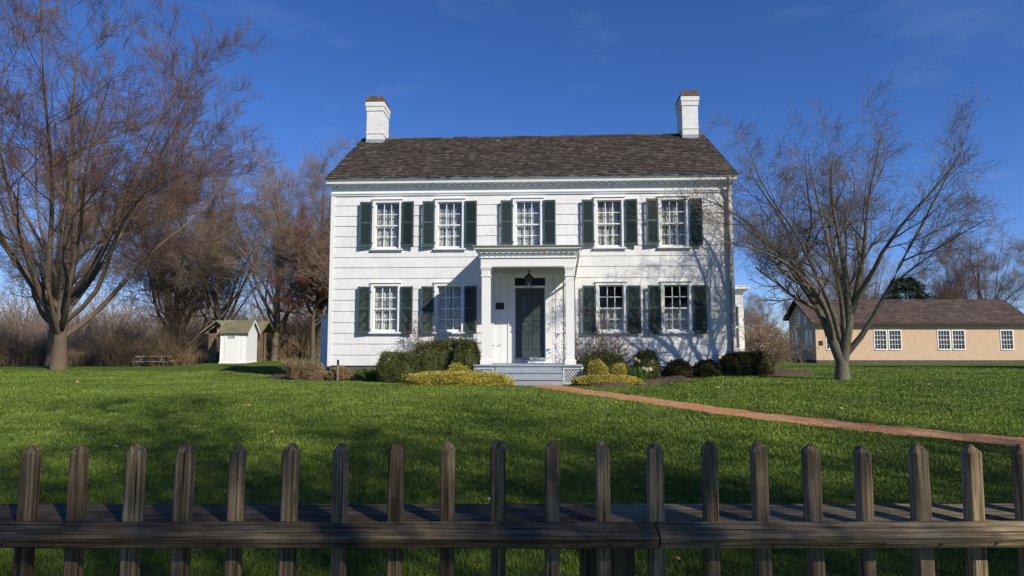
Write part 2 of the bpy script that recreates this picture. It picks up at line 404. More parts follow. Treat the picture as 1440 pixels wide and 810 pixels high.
# planting beds: low mulch mounds, one on each side of the steps
HX, HY, HR = .505, 19.1, R(-2.7)
def h2w(x, y):
    c, s = math.cos(HR), math.sin(HR); return (HX + x*c - y*s, HY + x*s + y*c)
BEDS = {'left': [(-8.2,21.6),(-7.4,20.3),(-6.5,19.0),(-5.27,18.75),(-4.3,18.9),(-3.4,18.3),(-2.9,17.6),(-2.2,16.75),(-1,16.4),(.1,16.3),(-.35,17.0),(-1.0,17.5),(-.95,19.0),(-1.1,19.35),(-5.5,19.6),(-5.7,21.5)],
        'right': [(1.45,16.9),(1.5,16.3),(2.25,15.9),(3.3,16.2),(4.0,17.0),(4.8,17.7),(5.6,18.2),(6.6,18.3),(7.6,18.3),(8.7,18.7),(9.2,19.7),(8.9,21.2),(7.2,22.5),(6.9,19.0),(6.4,18.95),(1.9,19.15),(1.75,17.3)]}
def inpoly(px, py, poly):
    px = np.asarray(px); py = np.asarray(py); ins = np.zeros(px.shape, bool); n = len(poly)
    for i in range(n):
        x1, y1 = poly[i]; x2, y2 = poly[(i+1) % n]
        c = ((y1 > py) != (y2 > py)) & (px < (x2-x1)*(py-y1)/(y2-y1+1e-9)+x1); ins ^= c
    return ins
def poly_dist(px, py, poly):
    d = np.full(px.shape, 1e9); n = len(poly)
    for i in range(n):
        a = np.array(poly[i]); b = np.array(poly[(i+1) % n]); ab = b-a
        t = np.clip(((px-a[0])*ab[0]+(py-a[1])*ab[1])/(ab@ab), 0, 1)
        d = np.minimum(d, np.hypot(px-a[0]-t*ab[0], py-a[1]-t*ab[1]))
    return d
def bedh(px, py, poly):
    ins = inpoly(px, py, poly); d = poly_dist(px, py, poly)
    return np.where(ins, 1, -1)*d
for nm, poly in BEDS.items():
    P = np.array(poly); x0, y0 = P.min(0)-.2; x1, y1 = P.max(0)+.2; st = .06
    gx = np.arange(x0, x1, st); gy = np.arange(y0, y1, st); X, Y = np.meshgrid(gx, gy)
    sd = bedh(X, Y, poly) + .05*np.sin(X*5.1+Y*2)+.03*np.sin(Y*9)
    Z = gz(X, Y) + np.clip(sd*.5, -.05, .10) + np.where(sd > 0, rng.normal(0, .013, X.shape), 0) + .02*np.sin(X*3)*np.sin(Y*4)*(sd > .1)
    idx = np.arange(X.size).reshape(X.shape); F = np.stack([idx[:-1,:-1].ravel(), idx[:-1,1:].ravel(), idx[1:,1:].ravel(), idx[1:,:-1].ravel()], 1)
    keep = sd[:-1,:-1].ravel() > -.06
    tag(np_mesh('planting_bed', np.stack([X.ravel(), Y.ravel(), Z.ravel()], 1), F[keep], M['soil']), kind='structure')
def gzb(x, y):
    z = gf(x, y)
    for p in BEDS.values():
        s = float(bedh(np.array([x]), np.array([y]), p)[0]); z = max(z, gf(x, y)+min(max(s*.5, 0), .10))
    return z

# ------------------------------------------------------------------ grass blades
def grass():
    N = 980000; y = 2.3*(26/2.3)**rng.random(N); x = (rng.random(N)*2-1)*(.86*y+1.2)
    ok = np.ones(N, bool)
    for p in BEDS.values(): ok &= bedh(x, y, p) < .03
    # path
    dm = np.full(N, 1e9)
    for i in range(len(PC)-1):
        a = PC[i,:2]; b = PC[i+1,:2]; ab = b-a; t = np.clip(((x-a[0])*ab[0]+(y-a[1])*ab[1])/(ab@ab), 0, 1)
        dm = np.minimum(dm, np.hypot(x-a[0]-t*ab[0], y-a[1]-t*ab[1]))
    ok &= (dm > .34+.05*np.sin(x*7)*np.sin(y*6.3)) | (rng.random(N) < .02)
    c, s = math.cos(-HR), math.sin(-HR); lx = (x-HX)*c-(y-HY)*s; ly = (x-HX)*s+(y-HY)*c
    ok &= ~((np.abs(lx) < 6.15) & (ly > -.1)); ok &= ~((np.abs(lx) < 1.5) & (ly > -2.5))
    x = x[ok]; y = y[ok]; n = len(x)
    pat = np.sin(x*1.7+y*.9)*np.sin(y*1.3-x*.6+1)+.5*np.sin(x*5+1)*np.sin(y*4.1)
    h = (.020+.024*rng.random(n))*(1+.25*pat)*(1+.012*y); h = np.where(rng.random(n) < .01, h*1.7, h)
    wd = (.0023+.0018*rng.random(n))*(y/4)**.75
    a = rng.random(n)*2*PI; la = rng.random(n)*2*PI+.6*pat; lean = h*(.2+.7*rng.random(n))
    z = gz(x, y)-.004
    b = np.stack([x, y, z], 1); sd = np.stack([np.cos(a), np.sin(a), 0*a], 1)*wd[:,None]
    ln = np.stack([np.cos(la)*lean, np.sin(la)*lean, 0*a], 1); up = np.array([0,0,1.])*h[:,None]
    m = b+ln*.35+up*.6
    V = np.stack([b-sd, b+sd, m+sd*.7, m-sd*.7, b+ln+up], 1).reshape(-1, 3)
    i = np.arange(n)[:,None]*5
    F = np.concatenate([i+np.array([[0,1,2]]), i+np.array([[0,2,3]]), i+np.array([[3,2,4]])])
    o = np_mesh('grass', V, F, M['grass']); tag(o, 'short mown green grass blades covering the front lawn', 'grass', kind='stuff')
grass()

# fallen leaves
lf = MB(); lf.poly([(0,-.04,0),(.022,-.02,.012),(.03,.01,.006),(0,.045,.016),(-.03,.01,.004),(-.022,-.02,.014)])
spots = [(-1.35,5.0),(-3.3,9),(-5.2,11.5),(-1.2,9.6),(.6,8.4),(2.2,9.2),(3.6,13.2),(4.6,14.5),(-.7,12.8),(-4.9,8.1),(-7.2,10.9),(1.5,6.3),(6.6,14.4),(8.2,13.1),(5.9,16.1),(-2.2,14),(3.1,7.2),(-6.3,15.2),(7.4,10.9),(2.6,5.1),(-3.9,6.2),(-.35,3.6),(-.95,3.5),(1.1,4.4)]
_r = random.Random(77)
for _ in range(34):
    yy = 4.5+14*_r.random()**1.1; spots.append((_r.uniform(-.72,.72)*yy, yy))
L0 = None
for i, (x, y) in enumerate(spots):
    o = L0.copy() if L0 else lf.build('fallen_leaf', M['deadleaf'])
    if L0: col.objects.link(o)
    L0 = L0 or o
    o.location = (x, y, gf(x, y)+.045); o.rotation_euler = (random.uniform(-.5,.5), random.uniform(-.5,.5), random.uniform(0,6)); o.scale = (_r.uniform(.5,.95)*(.8+.03*y),)*3
    tag(o, 'small dry tan leaf lying on the mown lawn grass', 'leaf', 'fallen leaves scattered over the lawn')

# ------------------------------------------------------------------ the house
house = thing('white_house', 'two storey white shingled colonial house with dark green shutters and two chimneys', 'house', (HX, HY, 0), HR)
UW = [-4.29, -2.38, -.02, 2.405, 4.305]; LW = [-4.30, -2.38, 2.43, 4.335]
WZU, WZL, WW, WH = 3.90, 1.39, .92, 1.50
openings = [(x-.42, x+.42, WZU+.05, WZU+1.46) for x in UW]+[(x-.42, x+.42, WZL+.05, WZL+1.42) for x in LW]+[(-.42,.48,.52,3.04)]
# solid wall with openings, built on a grid of cells
def cut_wall(mb, x0, x1, z0, z1, y0, y1, ops):
    xs = sorted({x0, x1, *[o[0] for o in ops], *[o[1] for o in ops]}); zs = sorted({z0, z1, *[o[2] for o in ops], *[o[3] for o in ops]})
    for j in range(len(zs)-1):
        run = None
        for i in range(len(xs)):
            solid = i < len(xs)-1 and not any(o[0]-1e-6 <= xs[i] and xs[i+1] <= o[1]+1e-6 and o[2]-1e-6 <= zs[j] and zs[j+1] <= o[3]+1e-6 for o in ops)
            if solid and run is None: run = xs[i]
            if not solid and run is not None:
                mb.box(run, xs[i], y0, y1, zs[j], zs[j+1]); run = None
wall = MB(); cut_wall(wall, -6, 6, .42, 5.98, 0, .14, openings)
wall.box(-6, -5.86, .142, 6.86, .42, 5.98); wall.box(5.86, 6, .142, 6.86, .42, 5.98); wall.box(-6, 6, 6.862, 7.0, .42, 5.98)
for s in (-1, 1):    # gable triangles
    x0, x1 = (-6, -5.86) if s < 0 else (5.86, 6)
    wall.rings([[(x0,0,5.982),(x0,7,5.982),(x0,3.5,8.32)], [(x1,0,5.982),(x1,7,5.982),(x1,3.5,8.32)]])
wallo = wall.build('wall', M['trim'], house)
fl = MB(); fl.box(-5.85, 5.85, .15, 6.85, 3.25, 3.35); fl.box(-5.85, 5.85, .15, 6.85, .40, .50); fl.box(-5.85, 5.85, .15, 6.85, 5.85, 5.95)
for x in (-1.3, 1.3): fl.box(x-.05, x+.05, .15, 6.85, .5, 5.85)
fl.box(-5.85, 5.85, 2.6, 2.68, .5, 5.85)
fl.build('interior', M['interior'], house)
MB().box(-5.97, 5.97, .02, 6.98, -.1, .42).build('foundation', M['foundation'], house)

# shingle courses
LZ = [.44, .755, 1.085, 1.405, 1.72, 2.06, 2.395, 2.73, 3.05, 3.38, 3.69, 4.01, 4.33, 4.65, 4.96, 5.28, 5.56]
def shingles(mb, x0, x1, courses, excl, face=lambda x, y, z: (x, y, z), seed=1, rmin=.13, rmax=.42, t0=.006, t1=.024, gap=.0035):
    rg = random.Random(seed)
    for c in range(len(courses)-1):
        za, zb = courses[c], courses[c+1]
        cuts = sorted({za, zb, *[e[2] for e in excl if za < e[2] < zb], *[e[3] for e in excl if za < e[3] < zb]})
        x = x0; edges = []
        while x < x1:
            w_ = rg.uniform(rmin, rmax); nx_ = min(x+w_, x1)
            if x1-nx_ < rmin*.6: nx_ = x1
            edges.append((x, nx_, rg.uniform(-.0015, .002), rg.uniform(-.004, .003))); x = nx_
        for (a, b, dt, dz) in edges:
            for k in range(len(cuts)-1):
                c0, c1 = cuts[k], cuts[k+1]; segs = [(a+gap/2, b-gap/2)]
                for e in excl:
                    if e[2] <= c0+1e-6 and e[3] >= c1-1e-6:
                        ns = []
                        for s0, s1 in segs:
                            if e[1] <= s0 or e[0] >= s1: ns.append((s0, s1)); continue
                            if e[0] > s0+.004: ns.append((s0, e[0]))
                            if e[1] < s1-.004: ns.append((e[1], s1))
                        segs = ns
                th = lambda z: t0+(t1-t0)*(zb-z)/(zb-za)+dt
                zz0 = c0+(dz if k == 0 else 0)
                for s0, s1 in segs:
                    mb.hexa([face(s0,-th(zz0),zz0), face(s1,-th(zz0),zz0), face(s1,.0,zz0), face(s0,.0,zz0),
                             face(s0,-th(c1),c1), face(s1,-th(c1),c1), face(s1,.0,c1), face(s0,.0,c1)])
ex = [(x-.46, x+.46, WZU-.005, WZU+WH+.05) for x in UW]+[(x-.46, x+.46, WZL-.005, WZL+WH+.02) for x in LW]
ex += [(-1.29, .70, .3, 3.22), (-1.27, 1.27, 3.18, 3.76)]
sh = MB(); shingles(sh, -5.92, 5.92, LZ, ex)
sh.build('shingle_siding', M['shingle'], house)
# side walls shingled too
sh = MB()
shingles(sh, .0, 7.0, LZ+[5.9], [(2.7, 6.3, .2, 3.1)], face=lambda x, y, z: (6.0-y, x, z), seed=5)
sh.build('side_siding', M['shingle'], house)
sh = MB(); shingles(sh, .0, 7.0, LZ+[5.9], [], face=lambda x, y, z: (-6.0+y, 7-x, z), seed=6)
sh.build('side_siding', M['shingle'], house)
for s in (-1, 1):
    mb = MB(); a, b = (-6.035, -5.92) if s < 0 else (5.92, 6.035); mb.box(a, b, -.034, .0-.001, .42, 5.62)
    a, b = (-6.037, -6.026) if s < 0 else (6.026, 6.037); mb.box(a, b, 0, .11, .42, 5.9)
    mb.build('corner_board', M['trim'], house)
# frieze, moulding, cornice
MB().box(-6.03, 6.03, -.03, -.001, 5.66, 5.985).build('frieze_board', M['trim'], house)
MB().prism_x([(-.001,5.56),(-.045,5.575),(-.05,5.60),(-.075,5.625),(-.08,5.655),(-.001,5.66)], -6.045, 6.045).build('frieze_moulding', M['trim'], house)
mb = MB(); mb.prism_x([(-.19,5.895),(-.235,5.91),(-.245,5.985),(-.28,6.005),(-.285,6.035),(-.1,6.05),(.02,6.05),(.02,5.987),(-.031,5.986),(-.031,5.895)], -6.13, 6.13)
mb.build('cornice', M['trim'], house)
mb = MB()
x = -6.0
while x < 6.0:
    mb.box(x, x+.10, -.165, -.045, 5.85, 5.894); x += .22
mb.box(-6.0, 6.0, -.055, -.031, 5.845, 5.8945)
mb.build('cornice_dentils', M['trim'], house)
mb = MB()   # half round gutter lip
mb.prism_x([(-.287,6.03),(-.31,6.036),(-.315,6.055),(-.287,6.06)], -6.15, 6.15); mb.build('gutter', M['lead'], house)

# roof planes and wood shingles
roof = MB()
pr = [(-.29,6.06),(3.5,8.50),(7.29,6.06),(7.29,6.0),(3.5,8.44),(-.2,6.055)]
n = len(pr); roof.rings([[(-6.12, y, z) for y, z in pr], [(6.12, y, z) for y, z in pr]])
ro = roof.build('roof', M['roof'], house)
L = math.hypot(3.79, 2.44); ux, uz = 3.79/L, 2.44/L
def roof_shingles(mb, x0, x1, y0, z0, ux, uz, L, step=.165, seed=3, rmin=.07, rmax=.20, t=.030, sgn=1, jit=.007):
    rg = random.Random(seed); s = -.03; nrm = (-uz, ux)
    while s < L:
        x = x0+rg.uniform(-.02, .02)
        while x < x1:
            w_ = rg.uniform(rmin, rmax); xe = min(x+w_, x1+.01)
            ds = rg.uniform(-jit, jit); tt = t+rg.uniform(-.007, .014); s0 = s+ds; s1 = min(s+step*1.25, L)
            def P(q, hgt): return (y0+sgn*(q*ux+nrm[0]*hgt), z0+q*uz+nrm[1]*hgt)
            a0 = P(s0, .004); a1 = P(s0, tt); b0 = P(s1, 0); b1 = P(s1, .006)
            mb.hexa([(x,*a0),(xe-.005,*a0),(xe-.005,*b0),(x,*b0),(x,*a1),(xe-.005,*a1),(xe-.005,*b1),(x,*b1)])
            x = xe
        s += step
mb = MB(); roof_shingles(mb, -6.14, 6.14, -.29, 6.06, ux, uz, L)
roof_shingles(mb, -6.14, 6.14, 7.29, 6.06, ux, uz, L, step=.33, rmin=.3, rmax=.6, seed=9, sgn=-1)
rg = random.Random(2); x = -6.12
while x < 6.1:
    w_ = rg.uniform(.3, .6); e = min(x+w_, 6.13); dz = rg.uniform(-.008, .014)
    mb.hexa([(x,3.36,8.415+dz),(e-.01,3.36,8.415+dz),(e-.01,3.5,8.50+dz),(x,3.5,8.50+dz),(x,3.35,8.455+dz),(e-.01,3.35,8.455+dz),(e-.01,3.5,8.545+dz),(x,3.5,8.545+dz)])
    mb.hexa([(x,3.64,8.415+dz),(x,3.5,8.50+dz),(e-.01,3.5,8.50+dz),(e-.01,3.64,8.415+dz),(x,3.65,8.455+dz),(x,3.505,8.545+dz),(e-.01,3.505,8.545+dz),(e-.01,3.65,8.455+dz)])
    x = e
mb.build('roof_shingles', M['roof'], ro)
for s in (-1, 1):   # rake boards
    a, b = (-6.115, -6.04) if s < 0 else (6.04, 6.115)
    mb = MB(); mb.hexa([(a,-.22,5.90),(b,-.22,5.90),(b,3.5,8.26),(a,3.5,8.26),(a,-.22,6.04),(b,-.22,6.04),(b,3.5,8.43),(a,3.5,8.43)])
    mb.hexa([(a,3.5,8.26),(b,3.5,8.26),(b,7.4,5.84),(a,7.4,5.84),(a,3.5,8.43),(b,3.5,8.43),(b,7.4,5.99),(a,7.4,5.99)])
    mb.build('rake_board', M['trim'], ro)

def chimney(x0, x1, nm):
    y0, y1 = 3.05, 3.92; c = MB(); c.box(x0, x1, y0, y1, 8.0, 9.55)
    c.box(x0-.02, x1+.02, y0-.02, y1+.02, 8.56, 8.60); c.box(x0-.025, x1+.025, y0-.025, y1+.025, 9.40, 9.56); c.box(x0-.045, x1+.045, y0-.045, y1+.045, 9.562, 9.72)
    o = c.build('chimney', M['white_brick'], house, bevel=.006)
    mb = MB(); f = .07
    a = [(x0-.05,y0-.05),(x1+.05,y0-.05),(x1+.05,y1+.05),(x0-.05,y1+.05)]; b = [(x0+.035,y0+.05),(x1-.035,y0+.05),(x1-.035,y1-.05),(x0+.035,y1-.05)]
    mb.rings([[(*p, 9.722) for p in a], [(*p, 9.76) for p in a], [(*p, 9.97) for p in b]]); 
    mb.box(x0+.09, x1-.09, y0+.12, y0+.40, 9.972, 9.985).box(x0+.09, x1-.09, y0+.48, y1-.12, 9.972, 9.985)
    mb.build('chimney_cap', M['mossy_brick'], o, bevel=.012)
    mb = MB(); mb.box(x0-.012, x1+.012, y0-.012, y1+.012, 8.02, 8.36); mb.build('flashing', M['lead'], o)
chimney(-5.86, -5.27, 'l'); chimney(5.31, 5.86, 'r')

# windows
def window(x, z, H, kind):
    W = WW; hw = W/2; f = MB(); cw = .095
    f.box(x-hw, x-hw+cw, -.052, -.0, z+.055, z+H-.06); f.box(x+hw-cw, x+hw, -.052, -.0, z+.055, z+H-.06)
    f.box(x-hw, x+hw, -.052, -.0, z+H-.058, z+H+.02); f.prism_x([(-.053,z+H+.021),(-.085,z+H+.03),(-.088,z+H+.046),(0,z+H+.052),(0,z+H+.021)], x-hw-.02, x+hw+.02)
    # jambs inside the wall
    f.box(x-.42, x-.405, .001, .13, z+.055, z+H-.06); f.box(x+.405, x+.42, .001, .13, z+.055, z+H-.06)
    o = f.build('window', M['trim'], house, bevel=.003)
    mb = MB(); mb.prism_x([(-.105,z-.005),(-.105,z+.03),(.0,z+.056),(.13,z+.056),(.13,z+.02),(0,z+.012),(-.09,z-.005)], x-hw-.03, x+hw+.03); mb.box(x-hw, x+hw, -.045, -.001, z-.06, z-.007)
    mb.build('sill', M['trim'], o)
    g0, g1 = x-.37, x+.37; zb, zt = z+.058, z+H-.075; zm = (zb+zt)/2
    for (za, zc, y) in ((zb, zm+.02, .052), (zm-.01, zt+.02, .015)):
        mb = MB(); t = .038; mb.box(g0-.034, g0+t-.005, y, y+.032, za, zc); mb.box(g1-t+.005, g1+.034, y, y+.032, za, zc)
        mb.box(g0+t-.005, g1-t+.005, y, y+.031, za, za+(.06 if za == zb else .036)); mb.box(g0+t-.005, g1-t+.005, y, y+.031, zc-.036, zc)
        iw = (g1-g0-2*t)/3
        for k in (1, 2): mb.box(g0+t+k*iw-.011, g0+t+k*iw+.011, y+.004, y+.028, za+.03, zc-.03)
        mh = (za+(.06 if za == zb else .036)+zc-.036)/2; mb.box(g0+t-.004, g1-t+.004, y+.005, y+.027, mh-.011, mh+.011)
        mb.build('sash', M['trim'], o, bevel=.002)
        MB().quad((g0, y+.017, za+.02), (g1, y+.017, za+.02), (g1, y+.017, zc-.02), (g0, y+.017, zc-.02)).build('pane', M['glass'], o)
    # curtain
    rg = random.Random(int((x+9)*100+z*10))
    def curt(a, b, z0, z1, amp=.018, taper=0, mt='lace'):
        mb = MB(); nX, nZ = 36, 8
        for j in range(nZ+1):
            for i in range(nX+1):
                u = i/nX; v = j/nZ; px = a+(b-a)*u
                if taper: px = (a if taper > 0 else b) + (px-(a if taper > 0 else b))*(.55+.45*v)
                mb.v.append((px, .15+amp*math.sin(u*(b-a)*75+rg.random()*.3)+amp*.4*math.sin(u*(b-a)*33+2), z0+(z1-z0)*v))
        for j in range(nZ):
            for i in range(nX):
                q = j*(nX+1)+i; mb.f.append((q, q+1, q+nX+2, q+nX+1))
        mb.build('curtain', M[mt], o, smooth=True)
    if kind == 'full': curt(x-.40, x+.40, z+.06, z+H-.40); curt(x-.40, x+.40, z+H-.41, z+H-.02, .022, mt='valance')
    elif kind == 'pair': curt(x-.40, x+.03, z+.06, z+H-.02); curt(x+.06, x+.40, z+.06, z+H-.02)
    elif kind == 'cafe': curt(x-.40, x+.40, z+.06, z+.74)
    return o
for x in UW: window(x, WZU, WH+.02, 'full')
for i, x in enumerate(LW): window(x, WZL, WH-.02, ['pair', 'pair', 'cafe', 'cafe'][i])

# shutters
def shutter(w, h):
    mb = MB(); st = .048
    mb.box(0, st, 0, .034, 0, h); mb.box(w-st, w, 0, .034, 0, h); mb.box(st, w-st, .001, .033, 0, .10); mb.box(st, w-st, .001, .033, h-.055, h); mb.box(st, w-st, .001, .033, h*.54-.025, h*.54+.025)
    for a, b in ((.10, h*.54-.025), (h*.54+.025, h-.055)):
        n = int((b-a)/.037); s = (b-a)/n
        for k in range(n):
            z = a+k*s; mb.hexa([(st,.022,z+.001),(w-st,.022,z+.001),(w-st,.029,z+.001),(st,.029,z+.001),(st,.003,z+s*.95),(w-st,.003,z+s*.95),(w-st,.010,z+s*.95),(st,.010,z+s*.95)])
    return mb
def put_shutter(xc, side, w, z, h, ang):
    mb = shutter(w, h)
    if side < 0:    # hinge at right edge, swings out at left
        mb.v = [(x-w, y-.034, q) for x, y, q in mb.v]; mb.rot(R(ang))
    else:
        mb.v = [(x, y-.034, q) for x, y, q in mb.v]; mb.rot(R(-ang))
    mb.v = [(x+xc, y-.056, q+z) for x, y, q in mb.v]
    o = mb.build('shutter', M['shutter'], house)
    s = side
    for q in (z+.14, z+h-.16):
        hb = MB(); a, b = sorted((xc-s*.028, xc+s*.022)); hb.box(a, b, -.074, -.053, q-.025, q+.025); hb.build('hinge', M['iron'], o)
rg = random.Random(11)
for x in UW:
    for s in (-1, 1): put_shutter(x+s*(WW/2+.002), s, .365, WZU+.075, 1.40, rg.uniform(5.5, 10))
for i, x in enumerate(LW):
    for s in (-1, 1): put_shutter(x+s*(WW/2+.002), s, .375 if i < 2 else .395, WZL-.02, 1.425, rg.uniform(5, 9))

# door and surround
mb = MB(); mb.box(-.63, -.425, -.05, -.0, .52, 3.13); mb.box(.485, .69, -.05, -.0, .52, 3.13); mb.box(-.423, .483, -.05, -.0, 3.045, 3.128)
mb.box(-.423, .483, -.035, .05, 2.735, 2.805); mb.box(-.66, .72, -.075, -.001, 3.132, 3.18)
mb.box(-.42, -.405, .001, .16, .67, 2.73); mb.box(.465, .48, .001, .16, .67, 2.73)
mb.build('door_casing', M['trim'], house, bevel=.004)
mb = MB(); mb.box(-.44, .50, -.13, .15, .615, .68); mb.build('threshold', M['porch_gray'], house, bevel=.006)
mb = MB(); mb.box(-.42, .48, -.07, .0, .522, .612); mb.build('threshold_riser', M['trim'], house)
door = MB(); dx0, dx1, dz0, dz1 = -.403, .463, .685, 2.732; yb = .10; st = .115; mid = (dx0+dx1)/2
door.box(dx0, dx1, yb+.022, yb+.045, dz0, dz1)
for a, b in ((dx0, dx0+st), (dx1-st, dx1), (mid-.05, mid+.05)): door.box(a, b, yb, yb+.0215, dz0, dz1)
rows = [(dz0, dz0+.22), (dz0+.78, dz0+.90), (dz0+1.08, dz0+1.20), (dz1-.13, dz1)]
pans = [(dz0+.22, dz0+.78), (dz0+.90, dz0+1.08), (dz0+1.20, dz1-.13)]
for a, b in rows:
    for c, e in ((dx0+st+.001, mid-.051), (mid+.051, dx1-st-.001)): door.box(c, e, yb+.001, yb+.0213, a, b)
for a, b in pans:
    for c, e in ((dx0+st, mid-.05), (mid+.05, dx1-st)):
        m_ = .03; door.rings([[(c+.008,yb+.0212,a+.008),(e-.008,yb+.0212,a+.008),(e-.008,yb+.0212,b-.008),(c+.008,yb+.0212,b-.008)], [(c+m_,yb+.006,a+m_),(e-m_,yb+.006,a+m_),(e-m_,yb+.006,b-m_),(c+m_,yb+.006,b-m_)]])
do = door.build('front_door', M['door'], house, bevel=.002)
mb = MB(); mb.tube([(dx0+.055,yb-.0,1.62),(dx0+.055,yb-.04,1.62),(dx0+.055,yb-.065,1.62)], [.012,.022,.018], 10); mb.build('door_knob', M['brass'], do, smooth=True)
tr = MB(); z0, z1 = 2.81, 3.04; tr.box(-.42, .48, .02, .06, z0, z0+.03); tr.box(-.42, .48, .02, .06, z1-.03, z1)
for x in (-.42, -.17, .01, .19, .45): tr.box(x, x+.03, .021, .059, z0+.03, z1-.03)
to = tr.build('transom_window', M['bronze'], house)
MB().quad((-.4,.04,z0+.02),(.46,.04,z0+.02),(.46,.04,z1-.02),(-.4,.04,z1-.02)).build('pane', M['glass'], to)
mb = MB()   # flush boards left of door and pilasters
x = -1.27
for k, wd in enumerate((.235, .20, .20)):
    mb.box(x+.002, x+wd-.002, -.022-.002*k, -.0, .522, 3.2); x += wd
mb.build('flush_boards', M['trim'], house)
mb = MB(); mb.box(.79, .93, -.035, -.0, .53, 3.175); mb.build('pilaster', M['trim'], house, bevel=.003)
mb = MB(); mb.tube([(.585,-.05,1.66),(.585,-.062,1.66)], [.022,.016], 10); mb.build('doorbell', M['bronze'], house)

# porch
fl = MB(); fl.box(-1.47, 1.47, -1.72, -.001, .475, .52)
fl.build('porch_floor', M['porch_gray'], house, bevel=.008)
def step(y0, y1, z):
    mb = MB(); mb.box(-.9, .93, y0-.025, y1, z-.035, z); mb.box(-.88, .91, y0, y1, -.08 if z < .2 else z-.175, z-.036); return mb.build('step', M['porch_gray'], house, bevel=.004)
step(-2.24, -1.97, .175); step(-1.968, -1.70, .345)
MB().box(-.88, .91, -1.69, -1.66, .0, .474).build('riser', M['porch_gray'], house)
def lattice(x0, x1):
    mb = MB(); y = -1.66; z0, z1 = -.02, .472
    mb.box(x0, x0+.05, y-.02, y+.02, z0, z1); mb.box(x1-.05, x1, y-.02, y+.02, z0, z1); mb.box(x0+.05, x1-.05, y-.019, y+.019, z1-.07, z1); mb.box(x0+.05, x1-.05, y-.019, y+.019, z0, z0+.07)
    a0, a1, c0, c1 = x0+.05, x1-.05, z0+.07, z1-.07
    for sg, yy in ((1, y-.009), (-1, y+.002)):
        t = -1.
        while t < 2.:
            pts = []
            for u in np.linspace(0, 1.2, 60):
                px = a0+t+u*.7071 if sg > 0 else a1-t-u*.7071; pz = c0+u*.7071
                if a0 <= px <= a1 and c0 <= pz <= c1: pts.append((px, pz))
            if len(pts) > 1:
                (xa, za), (xb, zb) = pts[0], pts[-1]; w_ = .016
                mb.hexa([(xa-w_,yy,za),(xa+w_,yy,za),(xa+w_,yy+.008,za),(xa-w_,yy+.008,za),(xb-w_,yy,zb),(xb+w_,yy,zb),(xb+w_,yy+.008,zb),(xb-w_,yy+.008,zb)])
            t += .085
    x = x1 if x1 > 0 else x0
    mb.box(x-.021, x+.019, y+.021, -.05, z1-.07, z1); mb.box(x-.02, x+.018, y+.021, -.05, z0, z0+.07)
    for q in np.arange(y+.1, -.1, .13): mb.box(x-.008, x+.008, q, q+.035, z0+.07, z1-.07)
    mb.build('porch_lattice', M['porch_gray'] if 0 else M['latt'], house)
M['latt'] = simple('pale_lattice_paint', (.42,.46,.50), (.55,.58,.60), 8, .6)
lattice(.935, 1.47); lattice(-1.47, -.905)
def column(xc):
    yc = -1.48; h = .115; mb = MB()
    mb.box(xc-h, xc+h, yc-h, yc+h, .68, 2.93)
    mb.rings([[(xc+a*q,yc+b*q,z) for a,b in ((-1,-1),(1,-1),(1,1),(-1,1))] for z, q in ((.522,.15),(.64,.15),(.655,.128),(.678,.122))])
    o = mb.build('porch_column', M['trim'], house, bevel=.003)
    mb = MB(); mb.rings([[(xc+a*q,yc+b*q,z) for a,b in ((-1,-1),(1,-1),(1,1),(-1,1))] for z, q in ((2.905,.119),(2.92,.137),(2.95,.137),(2.955,.12),(3.10,.12),(3.11,.135),(3.155,.15),(3.185,.155))])
    for q in (.055,):     # raised square ornament
        for a in ((-q,-q+.014,-q,q),(q-.014,q,-q,q),(-q+.014,q-.014,-q,-q+.014),(-q+.014,q-.014,q-.014,q)):
            mb.box(xc+a[0], xc+a[1], yc-.13, yc-.121, 3.03+a[2], 3.03+a[3])
    mb.build('capital', M['trim'], o)
    # half column against the wall
    mb = MB(); mb.box(xc-.10, xc+.10, -.06, -.026, .522, 3.18); mb.build('wall_pilaster', M['trim'], house, bevel=.003)
column(-1.145); column(1.145)
pr_ = MB()
pr_.box(-1.29, 1.29, -1.62, -1.36, 3.187, 3.42); pr_.box(-1.29, -1.05, -1.358, -.03, 3.187, 3.42); pr_.box(1.05, 1.29, -1.358, -.03, 3.187, 3.42)
pr_.box(-1.325, 1.325, -1.655, -.03, 3.422, 3.455)
pr_.box(-1.275, 1.275, -1.605, -.03, 3.457, 3.56)
porch = pr_.build('porch_entablature', M['trim'], house, bevel=.004)
mb = MB(); ring = lambda q, z: [(-1.29-q, -.027, z), (-1.29-q, -1.62-q, z), (1.29+q, -1.62-q, z), (1.29+q, -.027, z)]
mb.rings([ring(.0, 3.562), ring(.03, 3.58), ring(.09, 3.61), ring(.125, 3.645), ring(.17, 3.66), ring(.17, 3.70), ring(.20, 3.725)])
x = -1.30
while x < 1.28: mb.box(x, x+.07, -1.70, -1.645, 3.555, 3.585); x += .15
mb.build('cornice', M['trim'], porch)
mb = MB(); mb.rings([[(-1.51,-.03,3.728),(-1.51,-1.84,3.728),(1.51,-1.84,3.728),(1.51,-.03,3.728)], [(-1.51,-.03,3.745),(-1.51,-1.84,3.745),(1.51,-1.84,3.745),(1.51,-.03,3.745)], [(-1.2,-.03,3.90),(-1.3,-1.5,3.775),(1.3,-1.5,3.775),(1.2,-.03,3.90)]])
mb.build('porch_roof', M['lead'], porch)
MB().box(-1.048, 1.048, -1.357, -.03, 3.33, 3.36).build('porch_ceiling', M['trim'], porch)
mb = MB(); mb.tube([(1.40,-1.70,3.66),(1.40,-1.60,3.5),(1.37,-.9,3.25),(1.37,-.12,3.05),(1.37,-.08,2.9),(1.37,-.08,.55)], [.033]*6, 8); mb.build('porch_downspout', M['trim'], house, smooth=True)
